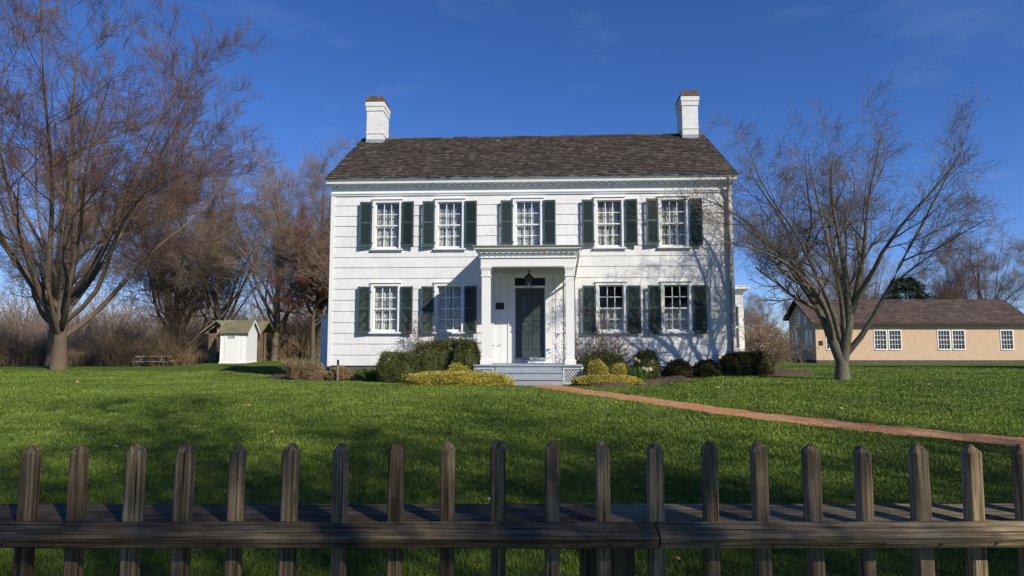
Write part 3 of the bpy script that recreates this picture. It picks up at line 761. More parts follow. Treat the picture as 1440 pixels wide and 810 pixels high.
mb = MB(); mb.tube([(5.9,-.26,5.98),(5.9,-.24,5.85),(5.9,-.12,5.62),(5.9,-.085,5.45),(5.89,-.085,2.5),(5.90,-.085,.45),(5.90,-.16,.33)], [.042]*7, 8)
for z in (1.6, 3.4, 5.0): mb.box(5.84, 5.96, -.13, -.03, z, z+.03)
mb.build('downspout', M['downspout'], house, smooth=True)

# side bay at right, rear wing at left
bay = MB(); cut_wall(bay, 6.03, 7.2, .1, 2.86, 3.0, 3.08, [(6.62, 7.02, .95, 2.35)]); bay.box(7.12, 7.2, 3.082, 6, .1, 2.86); bay.box(6.03, 7.2, 6.002, 6.08, .1, 2.86); bay.box(6.04, 7.1, 3.6, 3.62, .1, 2.8)
shingles(bay, 6.05, 6.6, LZ[:9], [], face=lambda x, y, z: (x, y+3.0, z), seed=8)
bo = bay.build('side_bay', M['shingle'], house)
mb = MB(); mb.box(6.03, 7.3, 2.9, 6.15, 2.862, 2.93); mb.box(6.03, 7.38, 2.80, 6.2, 2.932, 3.02); mb.rings([[(6.03,2.78,3.022),(7.4,2.78,3.022),(7.4,6.2,3.022),(6.03,6.2,3.022)], [(6.03,2.78,3.04),(7.4,2.78,3.04),(7.4,6.2,3.04),(6.03,6.2,3.04)], [(6.03,3.1,3.22),(6.9,3.3,3.1),(6.9,5.9,3.1),(6.03,5.9,3.22)]])
mb.build('bay_cornice', M['trim'], bo)
mb = MB()
for a, b, c, e in ((6.56,6.62,.9,2.4),(7.02,7.08,.9,2.4),(6.62,7.02,2.35,2.4),(6.62,7.02,.9,.95)): mb.box(a, b, 2.97, 3.02, c, e)
mb.box(6.62, 7.02, 3.0, 3.03, 1.62, 1.67); mb.box(6.81, 6.83, 3.0, 3.03, .95, 2.35)
mb.build('bay_window_frame', M['trim'], bo); MB().quad((6.62,3.04,.95),(7.02,3.04,.95),(7.02,3.04,2.35),(6.62,3.04,2.35)).build('pane', M['glass'], bo)
mb = MB(); mb.box(-8.7, -6.0, 7.02, 10.5, .1, 2.2)
shingles(mb, -8.7, -6.03, LZ[:6], [], face=lambda x, y, z: (x, y+7.02, z), seed=18)
mb.prism_x([(6.9,2.202),(10.6,2.202),(10.6,2.35),(6.9,2.26)], -8.8, -6.0); mb.build('rear_wing', M['shingle'], house)

# lantern and plaque: things of their own
lx, ly = h2w(.02, -.95)
lan = thing('lantern', 'black iron and glass lantern hanging from the porch ceiling', 'lantern', (lx, ly, 2.62), HR)
mb = MB(); mb.tube([(0,0,.70),(0,0,.45)], [.006,.006], 6); mb.tube([(0,0,.52),(0,0,.50)], [.05,.05], 10)
mb.rings([[(a*q,b*q,z) for a,b in ((-1,-1),(1,-1),(1,1),(-1,1))] for z, q in ((.33,.125),(.345,.125),(.41,.05),(.44,.035),(.47,.012))])
for a in (-1, 1):
    for b in (-1, 1): mb.hexa([(a*.075-.008,b*.075-.008,.02),(a*.075+.008,b*.075-.008,.02),(a*.075+.008,b*.075+.008,.02),(a*.075-.008,b*.075+.008,.02),(a*.10-.008,b*.10-.008,.33),(a*.10+.008,b*.10-.008,.33),(a*.10+.008,b*.10+.008,.33),(a*.10-.008,b*.10+.008,.33)])
mb.box(-.085, .085, -.085, .085, .0, .022); mb.build('lantern_frame', M['iron'], lan)
mb = MB(); 
for r_ in range(4):
    q = MB(); q.quad((-.075,-.078,.022),(.075,-.078,.022),(.10,-.10,.33),(-.10,-.10,.33)); q.rot(r_*PI/2); n = len(mb.v); mb.v += q.v; mb.f += [tuple(n+i for i in f) for f in q.f]
mb.build('lantern_glass', M['glass'], lan)
mb = MB(); mb.tube([(0,0,.022),(0,0,.18)], [.016,.014], 8); mb.build('candle', M['trim'], lan, smooth=True)
px_, py_ = h2w(-.865, -.032)
pl = MB(); pl.box(-.125, .125, -.018, 0, 0, .2); pl.box(-.112, .112, -.022, -.0185, .013, .187)
rg = random.Random(3)
po = pl.build('wall_plaque', M['bronze'], None, (px_, py_, 2.1), HR, bevel=.002); tag(po, 'small dark bronze plaque on the white wall left of the front door', 'plaque')

# ------------------------------------------------------------------ shrubs (leaf clouds)
def leaf_cloud(name, mat, loc, size, n, leaf=.034, seed=0, square=.0, flat=.0, parent=None, core=None, rz=0, asp=.6, lumps=7, shell=.22, up=0.):
    n = int(n*1.35); r = np.random.default_rng(seed); d = r.normal(size=(n, 3)); d /= np.linalg.norm(d, axis=1)[:,None]
    d[:,2] = np.abs(d[:,2])*1.0 - .15*(r.random(n) < .3)*np.abs(d[:,2])
    p = d.copy()
    if square:      # superellipsoid
        e = 1/(1-square*.75); mxx = (np.abs(d)**(2*e)).sum(1)**(1/(2*e)); p = d/mxx[:,None]
    n0 = n
    ph = r.random((lumps, 3))*6; lum = sum(np.sin(d @ (r.normal(size=3)*3.6)+q[0]) for q in ph)/lumps
    lum2 = sum(np.sin(d @ (r.normal(size=3)*11)+q[1]) for q in ph)/lumps
    rad = (1+.20*lum+.13*lum2) * (1-shell*r.random(n)**1.6)
    rad = np.where(r.random(n) < .05, rad*(1.04+.12*r.random(n)), rad)
    p = p*rad[:,None]; sz = np.array(size)
    P = p*np.array([sz[0]/2, sz[1]/2, sz[2]])
    P[:,2] = np.maximum(P[:,2], .01)
    a = d + r.normal(size=(n,3))*.8; a[:,2] += up; a /= np.linalg.norm(a, axis=1)[:,None]
    b = np.cross(a, r.normal(size=(n,3))); b /= np.linalg.norm(b, axis=1)[:,None]
    L_ = leaf*(.6+.8*r.random(n))[:,None]
    V = np.stack([P-b*L_*asp*.5, P+a*L_*.35-b*0+np.cross(a,b)*L_*.12, P+b*L_*asp*.5, P+a*L_, ], 1)
    V = np.stack([P, P+a*L_*.5+b*L_*asp*.5, P+a*L_, P+a*L_*.5-b*L_*asp*.5], 1).reshape(-1, 3)
    F = np.arange(n*4).reshape(-1, 4)
    o = np_mesh(name, V, F, mat, parent, smooth=False)
    if parent is None or loc is not None: o.location = loc or (0,0,0); o.rotation_euler.z = rz
    if core:
        mb = MB(); k = 20; rs = []
        for z in np.linspace(0, 1, 9):
            q = math.sqrt(max(0, 1-z**(2 if not square else 4)))**(1 if not square else .8); q = max(q, .05)
            ring_ = []
            for j in range(k):
                t = 2*PI*j/k; dd = np.array([math.cos(t), math.sin(t)])
                if square: dd = dd/((abs(dd)**4).sum()**.25)
                ring_.append((dd[0]*q*sz[0]/2*.82, dd[1]*q*sz[1]/2*.82, z*sz[2]*.84))
            rs.append(ring_)
        mb.rings(rs); c = mb.build('inner_twigs', M['stem'] if core == 'stem' else mat, o, smooth=True)
    return o
shr = lambda name, mat, x, y, size, n, label, cat='shrub', group=None, **k: tag(leaf_cloud(name, M[mat], (x, y, gzb(x, y)-.03), size, n, **k), label, cat, group)
G1 = 'clipped dark evergreen shrubs along the house front'
shr('boxwood_shrub', 'boxwood', -3.10, 17.95, (1.1,1.05,.84), 15000, 'square clipped dark green boxwood at the left end of the hedge', group=G1, square=.8, seed=1, core=1, shell=.16)
shr('boxwood_shrub', 'boxwood', -2.05, 18.35, (1.5,1.1,1.10), 17000, 'broad dark boxwood mass between the square boxwood and the porch', group=G1, square=.6, seed=2, core=1, shell=.16)
shr('boxwood_shrub', 'boxwood', -1.28, 17.95, (.74,1.0,1.05), 12000, 'tall rounded dark boxwood hard against the left porch column', group=G1, square=.7, seed=3, core=1, shell=.16)
shr('boxwood_shrub', 'boxwood', 2.55, 18.15, (1.5,.85,.70), 15000, 'low dark boxwood behind the golden shrub right of the porch', group=G1, square=.5, seed=4, core=1, shell=.16)
shr('boxwood_shrub', 'boxwood', 3.75, 18.1, (.68,.68,.82), 9000, 'upright rounded boxwood behind the white daffodils', group=G1, square=.3, seed=5, core=1, shell=.18)
shr('boxwood_shrub', 'yew', 4.68, 18.2, (.78,.75,.48), 7500, 'smaller dark shrub ball, first right of the daffodils under the right windows', group=G1, seed=6, core=1, shell=.18)
shr('boxwood_shrub', 'yew', 5.48, 18.2, (.78,.75,.47), 7500, 'small round dark shrub between the daffodil side ball and the large corner shrub', group=G1, seed=7, core=1, shell=.18)
shr('yew_shrub', 'yew', 6.3, 18.45, (.85,.85,.58), 10000, 'dark yew mound in front of the right house corner', group=G1, seed=8, core=1, shell=.2, square=.3)
shr('yew_shrub', 'yew', 7.02, 18.8, (1.15,1.0,.62), 14000, 'widest rusty green yew mound at the right end of the mulch bed', group=G1, seed=9, core=1, shell=.2, square=.3)
G2 = 'golden yellow shrubs flanking the steps'
shr('golden_shrub', 'gold', -1.34, 16.6, (2.5,.62,.29), 16000, 'long low golden yellow hedge left of the grey steps', group=G2, square=.75, seed=11, core=1, leaf=.036)
shr('golden_shrub', 'gold', -1.45, 17.3, (.75,.5,.46), 5000, 'taller golden shrub rising behind the long low golden hedge', group=G2, seed=12, core='stem', leaf=.036)
shr('golden_shrub', 'gold', 2.22, 16.95, (.64,.55,.58), 6500, 'tall golden shrub in front of the boxwood right of the porch', group=G2, seed=13, core=1, leaf=.036)
shr('golden_shrub', 'gold', 2.80, 17.05, (.45,.45,.46), 3800, 'small round golden shrub beside the white daffodils', group=G2, seed=14, core=1, leaf=.036)
shr('golden_shrub', 'gold', 2.42, 16.42, (1.6,.45,.19), 8500, 'low golden ground shrub spilling over the bed edge right of the steps', group=G2, square=.6, seed=15, core=1, leaf=.036)

def tuft(name, mat, x, y, n, h, rad, label, cat, seed=0, width=.012, lean=.6, group=None, parent=None):
    r = np.random.default_rng(seed); a = r.random(n)*2*PI; q = rad*.45*np.sqrt(r.random(n))
    b = np.stack([np.cos(a)*q, np.sin(a)*q, 0*a], 1); a2 = a+r.normal(size=n)*.7; hh = h*(.5+.5*r.random(n)); ln = lean*rad*(.3+r.random(n))
    out = np.stack([np.cos(a2), np.sin(a2), 0*a], 1); t = r.random(n)*2*PI; sd = np.stack([np.cos(t), np.sin(t), 0*t], 1)*(width*(.5+r.random(n)))[:,None]*.5
    up = np.array([0,0,1.])
    m1 = b+out*(ln*.25)[:,None]+up*(hh*.55)[:,None]; e = b+out*(ln*.9)[:,None]+up*hh[:,None]
    V = np.stack([b-sd, b+sd, m1+sd, m1-sd, e+sd*.3, e-sd*.3], 1).reshape(-1, 3); i = np.arange(n)[:,None]*6
    F = np.concatenate([i+np.array([[0,1,2,3]]), i+np.array([[3,2,4,5]])])
    o = np_mesh(name, V, F, M[mat], parent, smooth=False)
    if parent is None: o.location = (x, y, gzb(x, y)-.02)
    if label: tag(o, label, cat, group)
    return o
tuft('dry_grass_clump', 'dry', -6.45, 19.4, 700, .62, .55, 'tall tan dried clump at the left tip of the mulch bed', 'plant', 1, .012)
shr('dormant_shrub', 'dry', -5.85, 19.25, (.75,.7,.45), 3500, 'rounded straw and green shrub by the left house corner', 'shrub', seed=22, leaf=.035, core='stem', up=.5)
shr('dormant_shrub', 'dry', -5.05, 18.95, (.75,.5,.36), 2600, 'low brown clump under the left corner siding', 'shrub', seed=23, leaf=.035, up=.5, core='stem')
shr('dormant_shrub', 'dry', -4.35, 18.85, (.5,.5,.42), 2000, 'dry brown clump just left of the leafy green plant', 'shrub', seed=24, leaf=.035, up=.5, core='stem')
tuft('leafy_plant', 'green_plant', -4.05, 18.6, 420, .44, .55, 'fresh green leafy plant left of the boxwood hedge', 'plant', 3, .035)
tuft('leafy_plant', 'green_plant', -.98, 17.15, 120, .34, .3, 'small green plant at the foot of the left porch column', 'plant', 4, .03)

# daffodils
df = thing('daffodil_clump', 'clump of white daffodils with upright green leaves in the mulch bed', 'flowers', (3.28, 17.0, gzb(3.28,17.0)-.02))
tuft('leaves', 'green_plant', 0, 0, 260, .42, .48, None, None, 5, .02, .35, parent=df)
for k, (x, y, z) in enumerate([(-.05,-.1,.60),(.13,-.2,.36),(.20,-.2,.34),(.30,-.15,.35),(.34,-.1,.33),(.02,-.15,.55),(.24,-.12,.30)]):
    mb = MB(); mb.tube([(x*.6,y*.4,0),(x,y,z)], [.006,.005], 5); mb.build('stem', M['green_plant'], df)
    mb = MB()
    for j in range(6):
        t = j*PI/3; mb.poly([(x,y-.01,z),(x+.03*math.cos(t-.35),y-.014,z+.03*math.sin(t-.35)),(x+.055*math.cos(t),y-.01,z+.055*math.sin(t)),(x+.03*math.cos(t+.35),y-.014,z+.03*math.sin(t+.35))])
    f = mb.build('flower', M['petal'], df)
    mb = MB(); mb.tube([(x,y-.012,z),(x,y-.045,z+.003)], [.012,.018], 8); mb.build('trumpet', M['corona'], f)

# faucet stake
st = thing('garden_stake', 'thin wooden stake with dark cap standing before the left siding', 'stake', (-5.0, 18.62, gzb(-5.0,18.62)))
MB().box(-.018, .018, -.018, .018, -.05, .46).build('post', M['stake'], st); MB().box(-.028, .028, -.028, .028, .462, .62).build('cap', M['bronze'], st, bevel=.004)

# ------------------------------------------------------------------ trees
def batch_tubes(P, Rr, k):
    """P (N,n,3) Rr (N,n) -> V,F"""
    N, n, _ = P.shape
    T = np.gradient(P, axis=1); T /= np.linalg.norm(T, axis=2, keepdims=True)+1e-9
    ref = np.where(np.abs(T[...,2:3]) > .9, np.array([1.,0,0]), np.array([0,0,1.]))
    U = np.cross(T, ref); U /= np.linalg.norm(U, axis=2, keepdims=True)+1e-9; W = np.cross(T, U)
    a = np.arange(k)*2*PI/k
    V = P[:,:,None,:] + Rr[:,:,None,None]*(np.cos(a)[None,None,:,None]*U[:,:,None,:]+np.sin(a)[None,None,:,None]*W[:,:,None,:])
    base = np.arange(N)[:,None,None]*n*k; i = np.arange(n-1)[None,:,None]*k; j = np.arange(k)[None,None,:]; j2 = (j+1) % k
    F = np.stack(np.broadcast_arrays(base+i+j, base+i+j2, base+i+k+j2, base+i+k+j), -1).reshape(-1, 4)
    return V.reshape(-1, 3), F

def grow(r, P, Rr, n_child, ang, lfac, tmin, npts, wob, up, rfac, t_exp=1., tipr=.35, lmin=0, droop=0, outward=0, tmax=1.):
    """children of all parents; n_child per parent"""
    N, n, _ = P.shape; M_ = int(N*n_child); pl_ = np.linalg.norm(np.diff(P, axis=1), axis=2).sum(1)
    cw = np.cumsum(pl_); pos = (np.arange(M_)+r.random(M_))/M_*cw[-1]; pid = np.minimum(np.searchsorted(cw, pos), N-1)
    t = 1-(cw[pid]-pos)/pl_[pid]; t = tmin+(tmax-tmin)*t; t = np.clip(t, 0, .999)
    f = t*(n-1); i = f.astype(int); fr = (f-i)[:,None]
    p0 = P[pid,i]*(1-fr)+P[pid,i+1]*fr; r0 = Rr[pid,i]*(1-fr[:,0])+Rr[pid,i+1]*fr[:,0]
    T = P[pid,i+1]-P[pid,i]; seg = np.linalg.norm(T, axis=1, keepdims=True); T = T/(seg+1e-9)
    plen = np.linalg.norm(np.diff(P, axis=1), axis=2).sum(1)[pid]
    q = r.normal(size=(M_,3)); 
    if outward:
        c0 = P.reshape(-1,3).mean(0); o = p0-c0; o[:,2] *= .3; o /= np.linalg.norm(o, axis=1, keepdims=True)+1e-9; q = q+o*outward
    q -= (q*T).sum(1, keepdims=True)*T; q /= np.linalg.norm(q, axis=1, keepdims=True)+1e-9
    A = R(ang)*(.7+.6*r.random(M_))[:,None]; D = T*np.cos(A)+q*np.sin(A)
    L_ = plen*lfac*(1-.5*t)*(.6+.8*r.random(M_)); L_ = np.maximum(L_, lmin)
    rr = np.minimum(r0*rfac, r0*.9)*(.8+.4*r.random(M_))
    Q = np.zeros((M_, npts, 3)); RR = np.zeros((M_, npts)); Q[:,0] = p0; RR[:,0] = rr; step = (L_/(npts-1))[:,None]
    for s in range(1, npts):
        D = D + r.normal(size=(M_,3))*wob; D[:,2] += up - droop*s; D /= np.linalg.norm(D, axis=1, keepdims=True)
        Q[:,s] = Q[:,s-1]+D*step; RR[:,s] = rr*(1-(1-tipr)*s/(npts-1))
    return Q, RR

def resample(pts, n):
    P = smooth_poly(pts, 6); d = np.r_[0, np.cumsum(np.linalg.norm(np.diff(P[:,:3], axis=0), axis=1))]; t = np.linspace(0, d[-1], n)
    return np.stack([np.interp(t, d, P[:,c]) for c in range(P.shape[1])], 1)

def tree(name, label, cat, loc, trunks, levels, seed, bark, twig, group=None, split=2, rmin=.0035, extra=None):
    """trunks: list of polylines with radius (x,y,z,r). levels: dicts for grow(). levels >= split go into the crown mesh."""
    r = np.random.default_rng(seed); root = thing(name, label, cat, loc, 0, group)
    P = np.stack([resample(t, 12)[:,:3] for t in trunks]); Rr = np.stack([resample(t, 12)[:,3] for t in trunks])
    P = P + np.cumsum(r.normal(size=P.shape)*.012, axis=1)
    Vs, Fs, off = [], [], 0; tw = []; two = 0
    V, F = batch_tubes(P, Rr, 10); Vs.append(V); Fs.append(F); off = len(V)
    allP, allR = [P], [Rr]
    for k, lv in enumerate(levels):
        lv = dict(lv); src = lv.pop('src', None)
        if src is None: SP, SR = allP[-1], allR[-1]
        P, Rr = grow(r, SP, SR, **lv); Rr = np.maximum(Rr, rmin)
        allP.append(P); allR.append(Rr); sides = 6 if k == 0 else (4 if k == 1 else 3)
        V, F = batch_tubes(P, Rr, sides)
        if k < split: Vs.append(V); Fs.append(F+off); off += len(V)
        else: tw.append((V, F+two)); two += len(V)
    np_mesh('trunk', np.concatenate(Vs), np.concatenate(Fs), M[bark], root)
    np_mesh('crown', np.concatenate([a for a, b in tw]), np.concatenate([b for a, b in tw]), M[twig], root)
    return root, allP

def place(o, x, y, sc=1, rz=0, label=None, group=None, sink=.05):
    c = copy_tree(o); c.location = (x, y, gf(x, y)-sink); c.scale = (sc,)*3 if not isinstance(sc, tuple) else sc; c.rotation_euler.z = rz
    if label: c['label'] = label
    if group: c['group'] = group
    return c

# A: the spreading tree right of the house, limbs follow its shape
A = [[(0,.0,-.1,.25),(.0,0,.25,.20),(-.02,0,.62,.17),(-.30,.05,1.35,.13),(-.62,.1,2.2,.10),(-1.2,.2,3.3,.075),(-2.0,.1,4.4,.05),(-3.1,-.1,5.3,.03),(-4.0,-.1,5.8,.012)],
     [(.02,.02,.55,.15),(-.12,.25,1.3,.11),(-.22,.5,2.3,.09),(-.75,.8,3.7,.065),(-1.0,1.0,5.0,.045),(-1.7,1.2,6.5,.025),(-2.0,1.3,7.3,.01)],
     [(.03,0,.5,.16),(.13,-.1,1.3,.14),(.20,-.15,2.1,.11),(.08,-.3,3.4,.08),(-.2,-.5,4.8,.055),(-.35,-.6,6.0,.03),(-.3,-.7,7.2,.012)],
     [(.16,-.1,1.5,.11),(.45,.0,2.4,.085),(.75,.1,3.7,.065),(1.0,.2,5.3,.045),(1.35,.3,7.0,.025),(1.6,.3,8.3,.01)],
     [(.15,0,.75,.10),(.45,-.25,1.25,.085),(.75,-.4,1.85,.07),(1.2,-.7,2.9,.055),(1.7,-.9,4.1,.04),(2.4,-1.2,5.6,.025),(2.9,-1.4,6.8,.01)],
     [(.2,-.15,2.0,.09),(.6,-.7,3.0,.065),(1.0,-1.3,4.2,.045),(1.9,-1.9,5.6,.025),(2.4,-2.2,6.6,.01)],
     [(-.2,.0,1.1,.10),(-.55,-.35,2.0,.075),(-1.3,-.7,2.9,.055),(-2.3,-1.0,3.6,.035),(-3.4,-1.2,4.0,.018),(-4.0,-1.3,4.1,.01)],
     [(-.22,.5,2.2,.08),(-.5,1.2,3.4,.06),(-1.4,1.9,4.5,.04),(-2.3,2.3,5.6,.02),(-3.0,2.4,6.4,.01)],
     [(.45,.0,2.4,.08),(1.1,.8,3.5,.06),(1.6,1.5,4.9,.04),(2.1,2.0,6.6,.02),(2.4,2.2,7.7,.01)],
     [(.05,.1,.7,.10),(-.25,-.2,1.8,.072),(-.85,-.5,3.1,.054),(-1.6,-.7,4.5,.035),(-2.5,-.9,5.9,.02),(-2.9,-1.,7.0,.01)],
     [(.1,.1,.9,.10),(.3,.35,2.0,.076),(.35,.6,3.5,.058),(.2,.8,5.0,.04),(.4,.9,6.5,.022),(.3,1.,7.6,.01)],
     [(.1,0,.8,.09),(-.02,-.3,2.2,.066),(-.45,-.6,3.8,.048),(-.85,-.8,5.4,.03),(-1.1,-.9,7.0,.01)],
     [(-.75,.8,3.6,.05),(-.6,.4,4.7,.04),(-.9,-.1,5.9,.025),(-1.0,-.3,7.0,.01)]]
LV = [dict(n_child=7, ang=40, lfac=.36, tmin=.30, npts=7, wob=.12, up=.07, rfac=.5, tipr=.3, outward=.6),
      dict(n_child=7, ang=42, lfac=.42, tmin=.12, npts=5, wob=.15, up=.06, rfac=.55, tipr=.4, lmin=.5),
      dict(n_child=6, ang=42, lfac=.5, tmin=.1, npts=4, wob=.18, up=.03, rfac=.6, tipr=.5, lmin=.35),
      dict(n_child=3.8, ang=40, lfac=.5, tmin=.1, npts=3, wob=.18, up=.02, rfac=.75, tipr=.6, lmin=.22)]
tA, _ = tree('bare_tree', 'low forked grey bare tree spreading beside the right end of the white house', 'tree', (8.25, 16.2, gf(8.25,16.2)), [[(p[0]*.84, p[1]*.862, p[2]*(.862-.010*max(p[2], 0)), p[3]*.82) for p in t] for t in A], LV, 5, 'bark_gray', 'twig_gray', rmin=.0026)
def up_tree(seed, H, spread, nst, trunk_r, bark, twig, name, label, loc, base_h=.18, lv=None, lean=0, rmin=.006, group=None):
    r = random.Random(seed); T = []
    T.append([(0,0,-.2,trunk_r*1.35),(0,0,.3,trunk_r*1.05),(lean*.15,0,H*base_h,trunk_r*.85),(lean*.4,.1,H*.45,trunk_r*.55),(lean*.7,0,H*.75,trunk_r*.25),(lean,0,H,.02)])
    for k in range(nst):
        a = 2*PI*(k+r.random()*.6)/nst; z0 = H*base_h*(.6+1.2*r.random()); s = spread*(.6+.5*r.random()); zt = H*(.62+.36*r.random()); r0 = trunk_r*r.uniform(.24,.46)
        c, sn = math.cos(a), math.sin(a); lx_ = lean*z0/H*.5
        T.append([(lx_,0,z0,r0*1.1),(lx_+c*s*.22,sn*s*.22,z0+(zt-z0)*.16,r0),(lx_+c*s*.5,sn*s*.5,z0+(zt-z0)*.45,r0*.65),(lx_+c*s*.8,sn*s*.8,z0+(zt-z0)*.75,r0*.35),(lx_+c*s,sn*s,zt,.015)])
    for t in T[1:]:
        for q in range(1, len(t)-1):
            a_, b_, c_, d_ = t[q]; t[q] = (a_+r.uniform(-.35,.35), b_+r.uniform(-.35,.35), c_+r.uniform(-.2,.2), d_)
    lv = lv or [dict(n_child=8, ang=50, lfac=.36, tmin=.22, npts=7, wob=.22, up=.05, rfac=.42, tipr=.3, outward=.5),
                dict(n_child=6, ang=44, lfac=.45, tmin=.2, npts=5, wob=.20, up=.07, rfac=.5, tipr=.4, lmin=.8),
                dict(n_child=6, ang=40, lfac=.5, tmin=.15, npts=4, wob=.18, up=.08, rfac=.5, tipr=.5, lmin=.6),
                dict(n_child=5, ang=36, lfac=.5, tmin=.1, npts=3, wob=.18, up=.08, rfac=.8, tipr=.6, lmin=.45)]
    return tree(name, label, 'tree', loc, T, lv, seed, bark, twig, group, rmin=rmin)[0]
# B: the tall reddish tree at the left
up_red = [dict(n_child=9, ang=50, lfac=.38, tmin=.30, npts=7, wob=.10, up=.05, rfac=.4, tipr=.3, outward=.8),
          dict(n_child=7, ang=42, lfac=.44, tmin=.22, npts=5, wob=.12, up=.07, rfac=.45, tipr=.4, lmin=.9),
          dict(n_child=6, ang=38, lfac=.5, tmin=.1, npts=4, wob=.13, up=.09, rfac=.55, tipr=.5, lmin=.6),
          dict(n_child=8, ang=34, lfac=.5, tmin=.1, npts=3, wob=.13, up=.10, rfac=.8, tipr=.7, lmin=.45)]
tRed = up_tree(24, 14.6, 6.8, 13, .27, 'bark_brown', 'twig_red', 'bare_tree', 'tallest bare tree with a broad purplish red twig crown at the far left', (-18.9, 27.0, gf(-18.9,27.0)), .12, up_red, rmin=.0045)
GT = 'bare trees behind the lawn at the left'
tM1 = up_tree(31, 12.9, 4.6, 11, .22, 'bark_tan', 'twig_brown', 'bare_tree', 'bare tree with pale upright limbs behind the white outhouse', (-15.2, 41.5, -.05), .16, rmin=.0048, group=GT)
tM2 = up_tree(32, 13.2, 4.6, 12, .26, 'bark_brown', 'twig_brown', 'bare_tree', 'thick dark trunked bare tree between the outhouse and the white house', (-12.6, 42.0, -.05), .24, rmin=.0048, group=GT)
tM3 = up_tree(33, 11.5, 3.6, 9, .18, 'bark_brown', 'twig_red', 'bare_tree', 'leaning bare tree with arching limbs left of the old shed', (-22.0, 43.8, -.4), .08, lean=-4.5, rmin=.0045, group=GT)
def nlab(i): return ['far', 'near'][i]
place(tM1, -19.8, 43.4, .98, R(80), 'multi stemmed bare tree standing behind the black gap left of the old shed', GT)
place(tM2, -25.5, 49.0, 1.05, R(130), 'bare tree behind the picnic table', GT)
place(tM1, -11.8, 45.0, 1.0, R(200), 'bare tree with its crown touching the left edge of the white house', GT)
place(tM2, -28.5, 40.0, 1.05, R(20), 'bare tree beyond the plank fence at the left', GT)
# small maroon tree by the house
mar_lv = [dict(n_child=9, ang=48, lfac=.42, tmin=.3, npts=6, wob=.14, up=.06, rfac=.5, tipr=.3, outward=.5),
          dict(n_child=8, ang=42, lfac=.5, tmin=.2, npts=5, wob=.15, up=.05, rfac=.5, tipr=.4),
          dict(n_child=7, ang=40, lfac=.55, tmin=.1, npts=4, wob=.16, up=.05, rfac=.6, tipr=.5),
          dict(n_child=5, ang=35, lfac=.6, tmin=.1, npts=3, wob=.14, up=.04, rfac=.8, tipr=.6, lmin=.15)]
up_tree(41, 7.8, 3.1, 8, .14, 'bark_brown', 'twig_maroon', 'budding_tree', 'small dense maroon budded tree near the left side of the white house', (-12.5, 40.6, -.02), .32, mar_lv, rmin=.005)
# right hand far trees
GR = 'bare trees beyond the peach building'
for k, (x, y, s, rz, src, lab) in enumerate([
    (33, 68, .85, 10, tM1, 'bare tree showing over the left half of the peach building roof'), (39, 71, .95, 90, tM2, 'bare tree showing over the middle of the peach building roof'),
    (46, 70, 1.05, 200, tM3, 'bare tree showing over the right half of the peach building roof'), (54, 74, 1.1, 60, tM1, 'bare tree past the right end of the peach building'),
    (62, 70, 1.1, 140, tM2, 'last bare tree at the right edge of the picture'), (26.5, 78, .55, 30, tM3, 'small bare tree just left of the peach building'),
    (31, 86, .62, 250, tM1, 'small distant bare tree nearest the peach building gable'), (38, 98, .62, 100, tM2, 'distant bare tree in the gap between house and peach building'),
    (28.5, 95, .5, 330, tM1, 'lowest distant bare tree beside the white side bay')]):
    place(src, x, y, s, R(rz), lab, GR)
# shade trees behind and right of the camera (throw the dappled shade on fence and lawn)
GS = 'bare trees behind the viewpoint'
SH = [(7.0, -6.2, .85, 40, tRed), (12.6, -3.0, 1.5, 120, tA), (3.5, -9.8, .95, 300, tM1), (16.0, -6.5, 1.7, 10, tA), (-2.6, -9.5, 1.5, 200, tA), (11.0, -5.0, .8, 77, tM1)]
for (x, y, s, rz, src) in SH:
    c = copy_tree(src); c.location = (x, y, gf(x, y)-.05); c.scale = (s, s, s); c.rotation_euler.z = R(rz)
    tag(c, 'tall bare shade tree standing behind the viewpoint beyond the picket fence', 'tree', GS)

def conifer(x, y, H, W, label, seed, n=9000):
    r = np.random.default_rng(seed); root = thing('evergreen_tree', label, 'tree', (x, y, gf(x,y)-.05))
    MB().tube([(0,0,0),(0,0,H*.5),(0,0,H*.97)], [.2,.13,.02], 8).build('trunk', M['bark_brown'], root)
    z = H*(.06+.92*r.random(n)**1.25); ph = r.random()*6
    rad = W/2*(1-(z/H))**.5*(1+.18*np.sin(z*7+ph))
    a = r.random(n)*2*PI; nb = 9; rad *= 1+.22*np.sin(a*5+z*2.2)+.1*r.normal(size=n); q = rad*np.sqrt(.25+.75*r.random(n))
    P = np.stack([np.cos(a)*q, np.sin(a)*q, z-.12*q], 1); d_ = np.stack([np.cos(a), np.sin(a), -.1+0*a], 1)+r.normal(size=(n,3))*.45; d_ /= np.linalg.norm(d_, axis=1, keepdims=True)
    b = np.cross(d_, r.normal(size=(n,3))); b /= np.linalg.norm(b, axis=1, keepdims=True); L_ = (.22+.2*r.random(n))[:,None]
    V = np.stack([P-b*.05, P+b*.05, P+d_*L_+b*.012, P+d_*L_-b*.012], 1).reshape(-1,3)
    np_mesh('crown', V, np.arange(n*4).reshape(-1,4), M['pine'], root, smooth=False); return root
conifer(39.6, 64.5, 8.6, 7.5, 'dark evergreen rising over the peach building roof', 3, 12000)
e0 = conifer(23.0, 21.6, 9.2, 4.4, 'first dark evergreen from the white house in the unseen row added for shade', 4, 12000)  # row added out of view to throw the shadow band on the far lawn
for k, w_ in enumerate(('second', 'third', 'fourth', 'fifth', 'sixth')):
    place(e0, 25.1+2.1*k, 21.8+.25*k, 1.0+.05*(k % 3), 1+k*1.3, w_+' dark evergreen from the white house in the unseen row added for shade', 'unseen evergreens added at the right for their shadow')

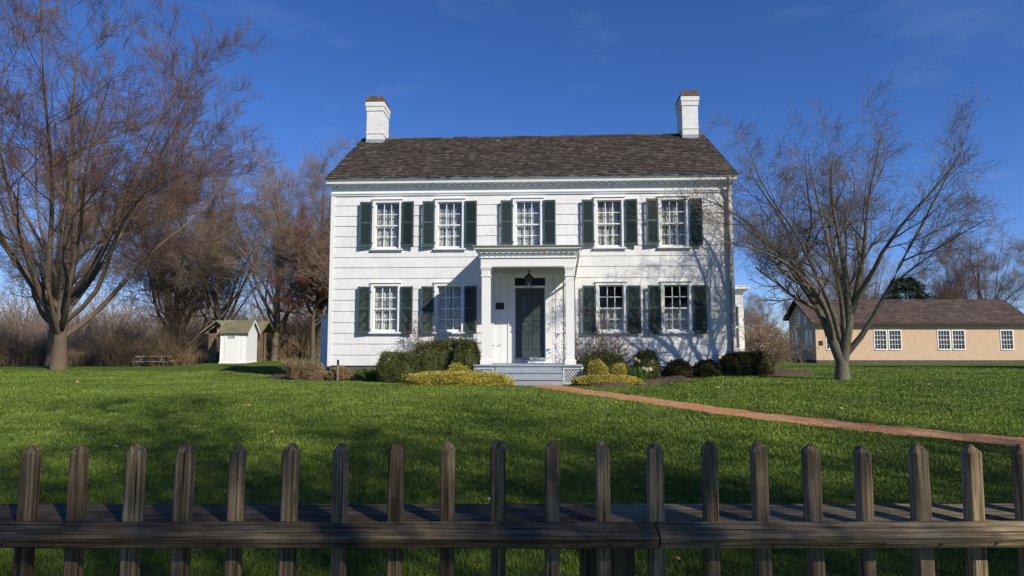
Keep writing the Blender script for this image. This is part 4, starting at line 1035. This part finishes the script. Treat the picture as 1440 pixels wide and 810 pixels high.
# thicket: countless upright stems
def thicket(name, label, xr, yr, n, hmax, seed, mat='twig_tan', arch=.35, rad=.008):
    r = np.random.default_rng(seed); x = xr[0]+(xr[1]-xr[0])*r.random(n); y = yr[0]+(yr[1]-yr[0])*r.random(n)
    cl = .55+.45*np.sin(x*1.1+y*.7)*np.sin(x*.43+1.3); h = hmax*(.35+.65*r.random(n))*cl.clip(.35,1)
    D = np.stack([r.normal(size=n)*.28, r.normal(size=n)*.28, np.ones(n)], 1); P = np.zeros((n,5,3)); P[:,0] = np.stack([x,y,gz(x,y)-.05],1)
    a = r.random(n)*2*PI
    for s in range(1,5):
        D = D+np.stack([np.cos(a)*arch*.35, np.sin(a)*arch*.35, -arch*.22+0*a],1)+r.normal(size=(n,3))*.1; Dn = D/np.linalg.norm(D,axis=1,keepdims=True); P[:,s] = P[:,s-1]+Dn*(h/4)[:,None]
    Rr = rad*(1.3-.25*np.arange(5))[None,:]*(.6+.8*r.random(n))[:,None]; V, F = batch_tubes(P, Rr, 3)
    P2, R2 = grow(r, P, Rr, 4, 40, .45, .2, 3, .2, .05, .7, tipr=.6); V2, F2 = batch_tubes(P2, R2, 3)
    o = np_mesh(name, np.concatenate([V,V2]), np.concatenate([F,F2+len(V)]), M[mat]); tag(o, label, 'thicket', kind='stuff'); return o
thicket('thicket', 'tangled brown leafless brush along the left edge of the lawn', (-46,-8.0), (41.5,48), 9000, 3.8, 1, rad=.012)
thicket('thicket', 'taller grey brown brush deep behind the outhouse and fence', (-60,-8.0), (50,60), 9000, 5.5, 5, 'twig_brown', rad=.016)
thicket('thicket', 'tan leafless brush between the white house and the peach building', (14.5,26.3), (58,68), 1500, 1.9, 2, rad=.012)
thicket('thicket', 'distant grey brown scrub along the far right horizon', (18,120), (92,112), 9000, 6.5, 3, 'twig_brown', .2, rad=.03)
thicket('thicket', 'distant brown scrub along the far left horizon', (-130,10), (66,96), 12000, 12, 4, 'twig_brown', .12, rad=.035)
# shrub right of bay: brown upright + pale buds
def stem_shrub(name, label, x, y, n, h, spread, seed, mat='stem', bud=None, nb=300, bl=.03, group=None, lvls=2):
    r = np.random.default_rng(seed); root = thing(name, label, 'shrub', (x, y, gzb(x, y)-.03), 0, group)
    a = r.random(n)*2*PI; D = np.stack([np.cos(a)*spread*.5, np.sin(a)*spread*.5, np.ones(n)],1)+r.normal(size=(n,3))*.12; P = np.zeros((n,6,3)); P[:,0,:2] = r.normal(size=(n,2))*.06
    hh = h*(.6+.4*r.random(n))
    for s in range(1,6):
        D = D+r.normal(size=(n,3))*.16; D /= np.linalg.norm(D,axis=1,keepdims=True); P[:,s] = P[:,s-1]+D*(hh/5)[:,None]
    Rr = .012*(1.2-.18*np.arange(6))[None,:]*np.ones((n,1)); Vs=[]; Fs=[]; off=0; allp=P
    V,F = batch_tubes(P,Rr,4); Vs.append(V); Fs.append(F); off += len(V)
    for k in range(lvls):
        P, Rr = grow(r, P, Rr, 5, 45, .45, .25, 4, .2, .03, .7, tipr=.6); Rr = np.maximum(Rr,.0038); V,F = batch_tubes(P,Rr,3); Vs.append(V); Fs.append(F+off); off += len(V)
    np_mesh('branches', np.concatenate(Vs), np.concatenate(Fs), M[mat], root)
    if bud:
        Q = P[:,1:].reshape(-1,3); Q = Q[r.integers(0,len(Q),nb)]; d_ = r.normal(size=(nb,3)); d_ /= np.linalg.norm(d_,axis=1,keepdims=True); b = np.cross(d_, r.normal(size=(nb,3))); b /= np.linalg.norm(b,axis=1,keepdims=True)
        V = np.stack([Q, Q+d_*bl*.5+b*bl*.3, Q+d_*bl, Q+d_*bl*.5-b*bl*.3],1).reshape(-1,3); np_mesh('leaves', V, np.arange(nb*4).reshape(-1,4), M[bud], root, smooth=False)
    return root
stem_shrub('rose_bush', 'bare rose bush with reddish leaves against the second lower window', -2.2, 18.75, 22, 1.75, 1.5, 1, bud='redleaf', nb=260, bl=.05)
stem_shrub('rose_bush', 'reddish leaved thorny bush tip reaching over the shutters left of the porch', -1.45, 18.75, 9, 1.85, .9, 2, bud='redleaf', nb=130, bl=.05)
stem_shrub('rose_bush', 'bare twiggy rose bush under the first lower window right of the porch', 2.75, 18.6, 30, 1.75, 1.1, 3, bud='redleaf', nb=420, bl=.045)
stem_shrub('climbing_rose', 'tall thin rose with reddish leaves over the shutter right of the porch', 2.1, 18.75, 5, 2.2, .35, 4, bud='redleaf', nb=260, bl=.06)
stem_shrub('budding_shrub', 'upright shrub dotted with pale buds beside the white side bay', 7.85, 20.6, 16, 1.6, .5, 5, bud='bud', nb=900, bl=.055)
stem_shrub('brown_shrub', 'wide brown twiggy shrub behind the large yew mounds', 9.3, 23.5, 70, 1.9, 1.0, 6, mat='twig_tan', bud='dry', nb=900, bl=.06)

# ------------------------------------------------------------------ outhouse
OX, OY = -15.95, 37.0
oh = thing('white_outhouse', 'small white board outhouse with a mossy gabled roof', 'outhouse', (OX, OY, gf(OX,OY)), R(3))
mb = MB(); W2, D2 = .74, 1.75; ze = 1.78; za = 2.42
mb.box(-W2, W2, 0, .03, .05, ze); mb.box(-W2, W2, D2-.03, D2, .05, ze)
for s in (-1, 1):
    a, b = (s*W2, s*(W2-.03)) if s < 0 else (W2-.03, W2)
    mb.rings([[(a,0.031,.05),(a,D2-.031,.05),(a,D2-.031,ze),(a,D2/2,za),(a,0.031,ze)], [(b,0.031,.05),(b,D2-.031,.05),(b,D2-.031,ze),(b,D2/2,za),(b,0.031,ze)]])
for x in (-W2, -.5, .22, .48): mb.box(x, x+.05, -.02, -.001, .05, ze-.02)
mb.rings([[(-W2-.04,-.05,.0),(W2+.04,-.05,.0),(W2+.04,D2+.03,.0),(-W2-.04,D2+.03,.0)], [(-W2-.04,-.05,.08),(W2+.04,-.05,.08),(W2+.04,D2+.03,.08),(-W2-.04,D2+.03,.08)]])
wo = mb.build('wall', M['trim'], oh)
mb = MB(); 
for k in range(4): mb.box(-.44+k*.165, -.44+k*.165+.158, -.025, -.002, .14, 1.62)
mb.build('door', M['trim'], oh); MB().box(-.33, .08, -.035, -.026, 1.42, 1.58).build('door_vent', M['lead'], oh)
mb = MB(); sl = (za-ze)/(D2/2); o_ = .16
pr = [(-o_, ze-sl*o_+.03), (D2/2, za+.03), (D2+o_, ze-sl*o_+.03), (D2+o_, ze-sl*o_+.08), (D2/2, za+.09), (-o_, ze-sl*o_+.08)]
mb.prism_x(pr[::-1], -W2-.13, W2+.13)
rf = mb.build('roof', M['shed_roof'], oh); mb = MB(); Ls = math.hypot(D2/2+o_, sl*(D2/2+o_))
roof_shingles(mb, -W2-.14, W2+.14, -o_, ze-sl*o_+.085, 1/math.hypot(1,sl), sl/math.hypot(1,sl), Ls, step=.12, rmin=.1, rmax=.25, t=.014, seed=5); mb.build('roof_shingles', M['shed_roof'], rf)
mb = MB()
for s in (-1, 1):
    a, b = (W2+.131, W2+.155) if s > 0 else (-W2-.155, -W2-.131)
    for q in (1, -1):
        e = -o_ if q > 0 else D2+o_; mb.hexa([(a,e,ze-sl*o_-.02),(b,e,ze-sl*o_-.02),(b,D2/2,za-.03),(a,D2/2,za-.03),(a,e,ze-sl*o_+.08),(b,e,ze-sl*o_+.08),(b,D2/2,za+.09),(a,D2/2,za+.09)])
mb.build('barge_board', M['trim'], oh)

# old weathered shed behind it
os_ = thing('weathered_shed', 'old unpainted open fronted shed with sagging roof behind the white outhouse', 'shed', (-17.9, 39.0, gf(-17.9,39.0)), R(0))
mb = MB()
x = -.45
for (a, b) in ((-.42,-.08),): 
    while a < b: mb.box(a, a+.15, 0, .03, 0, 1.75+.6*(a+.8)); a += .16
for z in range(1):
    mb.box(-.55, -.43, 1.9, 2.0, 0, 1.9); mb.box(.9, 1.0, 1.9, 2.0, 0, 1.9); mb.box(-.5, .95, 1.95, 1.98, 0, 1.9)
y = .04
while y < 1.9: mb.box(.92, .95, y, y+.15, 0, 1.85); y += .16
x = 1.0
while x < 2.35: mb.box(x, x+.17, 1.2, 1.23, random.uniform(0,.05), 1.72+random.uniform(-.03,.03)); x += .18
x = 2.1
while x < 2.45: mb.box(x, x+.16, .3, .33, 0, .95+.1*random.random()); x += .17
mb.box(2.5, 2.6, .25, .35, 0, 1.8); mb.box(2.5, 2.6, 1.1, 1.2, 0, 1.8)
mb.build('wall', M['old_board'], os_)
mb = MB(); mb.prism_y([(-.85,1.72),(.12,2.46),(.92,1.84),(.92,1.92),(.12,2.55),(-.85,1.81)], -.25, 2.2)
mb.prism_x([(.15,1.75),(1.3,2.45),(2.4,1.8),(2.4,1.88),(1.3,2.55),(.15,1.83)], .95, 2.72)
mb.build('roof', M['shed_roof'], os_)
mb = MB(); mb.rings([[(-.75,.0,1.72),(.12,.0,2.4),(.85,.0,1.8)], [(-.75,.02,1.72),(.12,.02,2.4),(.85,.02,1.8)]]); mb.build('gable_boards', M['old_board'], os_)
mb = MB(); mb.box(-.40, .91, 1.5, 1.52, 0, 1.9); mb.build('shade_sheet', M['iron'], os_)  # black sheet standing in for the shade inside the open shed

# picnic table
def picnic(x, y, rz):
    t = thing('picnic_table', 'weathered wooden picnic table with fixed benches at the far left of the lawn', 'picnic table', (x, y, gf(x,y)), rz)
    mb = MB()
    for k in range(5): mb.box(-.95, .95, -.37+k*.15, -.37+k*.15+.14, .70, .74)
    mb.build('tabletop', M['table_wood'], t, bevel=.004)
    for s in (-1, 1):
        mb = MB(); mb.box(-.95, .95, s*.66-.13, s*.66+.13, .40, .44); mb.build('bench', M['table_wood'], t, bevel=.004)
    for xx in (-.62, .62):
        for s in (-1, 1):
            mb = MB(); mb.hexa([(xx-.02,s*.62-.05,0),(xx+.02,s*.62-.05,0),(xx+.02,s*.62+.05,0),(xx-.02,s*.62+.05,0),(xx-.02,s*.22-.05,.69),(xx+.02,s*.22-.05,.69),(xx+.02,s*.22+.05,.69),(xx-.02,s*.22+.05,.69)]); mb.build('leg', M['table_wood'], t)
        mb = MB(); mb.box(xx+.021, xx+.06, -.76, .76, .31, .398); mb.build('crossbeam', M['table_wood'], t)
picnic(-22.3, 40.3, R(4))
# plank fence left
pf = thing('plank_fence', 'low weathered grey plank fence behind the picnic table', 'fence', (0, 0, 0))
for x in np.arange(-50, -23.8, 2.3): MB().box(x-.06, x+.06, 46.0, 46.12, -.5, .62).build('post', M['old_board'], pf)
for z in (-.36, -.12, .12, .36):
    MB().box(-50.1, -23.9, 45.96, 45.995, z, z+.20).build('plank', M['wood_x'], pf)
# split rail fence along right distance
# ------------------------------------------------------------------ peach building
BX, BY = 27.0, 57.4; bz = -.55
pb = thing('peach_building', 'long low peach board sided building with brown roof and white windows', 'building', (BX, BY, bz), 0)
LN, DP = 19.0, 5.4; eh = 3.42; rz_ = 5.7; ry = 3.2; be = 4.1
mb = MB(); wx = [.95, 5.25, 6.55, 10.9, 12.2, 16.5]
ops = [(x-.02, x+1.02, 1.25, 2.85) for x in wx]
cut_wall(mb, 0, LN, .25, eh, 0, .15, ops)
gw = [(.9, 1.35), (1.75, 2.2), (3.9, 4.35)]
mb.rings([[(0,.151,.25),(0,DP,.25),(0,DP,be),(0,ry,rz_-.1),(0,.151,eh)], [(.15,.151,.25),(.15,DP,.25),(.15,DP,be),(.15,ry,rz_-.1),(.15,.151,eh)]])
mb.box(LN-.15, LN, .151, DP, .25, eh); mb.box(.15, LN, DP-.15, DP, .25, be); 
mb.build('wall', M['peach'], pb); MB().box(.02, LN-.02, .02, DP-.02, -.3, .248).build('foundation', M['foundation'], pb)
MB().box(.3, LN-.3, 1.6, 1.65, .25, 3.2).build('interior', M['interior'], pb)
mb = MB(); mb.prism_x([(-.45,3.36),(ry,rz_),(DP+.4,be-.15),(DP+.4,be),(ry,rz_+.16),(-.45,3.52)][::-1], -.45, LN+.4); br = mb.build('roof', M['barn_roof'], pb)
mb = MB(); l2 = math.hypot(ry+.45, rz_+.16-3.52); roof_shingles(mb, -.46, LN+.4, -.45, 3.53, (ry+.45)/l2, (rz_+.16-3.52)/l2, l2, step=.26, rmin=.25, rmax=.6, t=.02, seed=8); mb.build('roof_shingles', M['barn_roof'], br)
MB().box(-.2, LN+.1, -.06, -.0, 3.2, 3.36).build('eave_board', M['peach'], pb)
def bwin(x, z, w_, h_, side=False, cols=4, rows=4):
    f = MB(); t = .09
    f.box(-t, 0, -.04, .02, -t, h_+t); f.box(w_, w_+t, -.04, .02, -t, h_+t); f.box(0, w_, -.04, .02, h_, h_+t); f.box(-.03, w_+.03, -.07, .02, -t-.02, -.001)
    f.box(0, w_, .0, .04, h_/2-.025, h_/2+.025)
    for k in range(1, cols): f.box(w_*k/cols-.014, w_*k/cols+.014, .01, .035, 0, h_)
    for k in range(1, rows):
        if k*2 != rows: f.box(0, w_, .011, .034, h_*k/rows-.014, h_*k/rows+.014)
    g = MB().quad((0,.03,0),(w_,.03,0),(w_,.03,h_),(0,.03,h_))
    if side:
        for m_ in (f, g): m_.v = [(y, w_-x_, q) for x_, y, q in m_.v]
        f.v = [(a-.0, b+x, c+z) for a, b, c in f.v]; g.v = [(a-.035, b+x, c+z) for a, b, c in g.v]
    else:
        for m_ in (f, g): m_.v = [(a+x, b, c+z) for a, b, c in m_.v]
    o = f.build('window', M['trim'], pb); g.build('pane', M['glass'] if not side else M['darkglass'], o)
M['darkglass'] = Mat('dark_glass', .08, .6).color((.02,.03,.05)).m
for x in wx: bwin(x, 1.25, 1.0, 1.6)
for a in (.7, 1.5, 3.6): bwin(a, 1.25, .62, 1.6, True, 2, 4)
for a in (1.6, 2.9): bwin(a, 3.55, .55, .95, True, 2, 4)
MB().box(.25, .62, -.03, -.001, 1.55, 1.95).build('notice_board', M['bronze'], pb)

# ------------------------------------------------------------------ picket fence in the foreground
pf = thing('picket_fence', 'dark weathered wooden picket fence across the foreground', 'fence', (0, 0, 0))
zf = [.715,.715,.716,.718,.720,.722,.723,.728,.729,.727,.725,.724,.722,.719,.716]
xk = [-1.283,-1.114,-.938,-.756,-.575,-.401,-.222,-.045,.129,.308,.484,.663,.842,1.019,1.193]
pk = [(xk[0]-.178*k, .714) for k in range(18, 0, -1)] + list(zip(xk, zf)) + [(xk[-1]+.1775*k, .715) for k in range(1, 19)]
rg = random.Random(8)
for (x, zt) in pk:
    zt += rg.uniform(-.004, .003)
    h = .0235+rg.uniform(-.0022,.0022); d_ = .0235; yb = 2.226; z0 = gf(x,2.2)-.05; lean = rg.uniform(-.010,.010); tp = rg.choice([0,0,1])
    def oct_(q, z, sx=0):
        c = .006 if q > .8 else .003
        return [(x+sx+a*h*q+ca, yb+b*d_*q+cb, z) for a, b, ca, cb in ((-1,-1,0,c),(-1,-1,c,0),(1,-1,-c,0),(1,-1,0,c),(1,1,0,-c),(1,1,-c,0),(-1,1,c,0),(-1,1,0,-c))]
    H = zt-z0; mb = MB(); rs = [oct_(1.0, z0)]
    for z in np.linspace(z0+.1, zt-.045, 9): rs.append(oct_(1+rg.uniform(-.025,.025), z, lean*(z-z0)/H))
    rs += [oct_(1.0, zt-.030, lean), oct_(.94, zt-.024, lean), oct_(.62 if tp else .5, zt-.009, lean), oct_(.3 if tp else .12, zt, lean)]
    mb.rings(rs); o = mb.build('picket', M['wood_z'], pf, smooth=False)
def rail(x0, x1, prof, dz=0):
    mb = MB(); rs = []; r = random.Random(int(x0*10)); n = max(2, int((x1-x0)/.15))
    for i in range(n+1):
        xx = x0+(x1-x0)*i/n; q = r.uniform(-.0015,.0015); rs.append([(xx, y+q, z+q*.8+dz) for y, z in prof])
    mb.rings(rs); return mb.build('rail', M['wood_x'], pf, bevel=.003)
prof = [(2.201,.466),(2.125,.442),(2.118,.433),(2.135,.398),(2.201,.390)][::-1]
ra = rail(-4.6, .471, prof); rb = rail(.4755, 4.5, prof, .001)
nl = None
for (x, zt) in pk:
    if abs(x) > 2.2: continue
    if nl is None: nl = MB().tube([(0,0,0),(0,-.004,0)], [.0045,.0035], 8).build('nail', M['bronze'], ra)
    else: nl = nl.copy(); col.objects.link(nl)
    nl.parent = ra if x < .471 else rb; nl.location = (x+rg.uniform(-.008,.008), 2.128, .415+rg.uniform(-.004,.004))
back = [(2.252,.452),(2.44,.466),(2.444,.43),(2.252,.415)]
for a, b in ((-4.6, -1.36), (-1.355, .30), (.305, 4.5)): rail(a, b, back)
low = [(2.252,-.20),(2.30,-.20),(2.30,-.29),(2.252,-.29)]; rail(-4.6, 4.5, low)
for x in (-4.4, -2.1, .335, 2.75):
    mb = MB(); mb.box(x-.09, x+.09, 2.302, 2.42, gf(x,2.3)-.1, .428); mb.build('post', M['wood_z'], pf, bevel=.006)
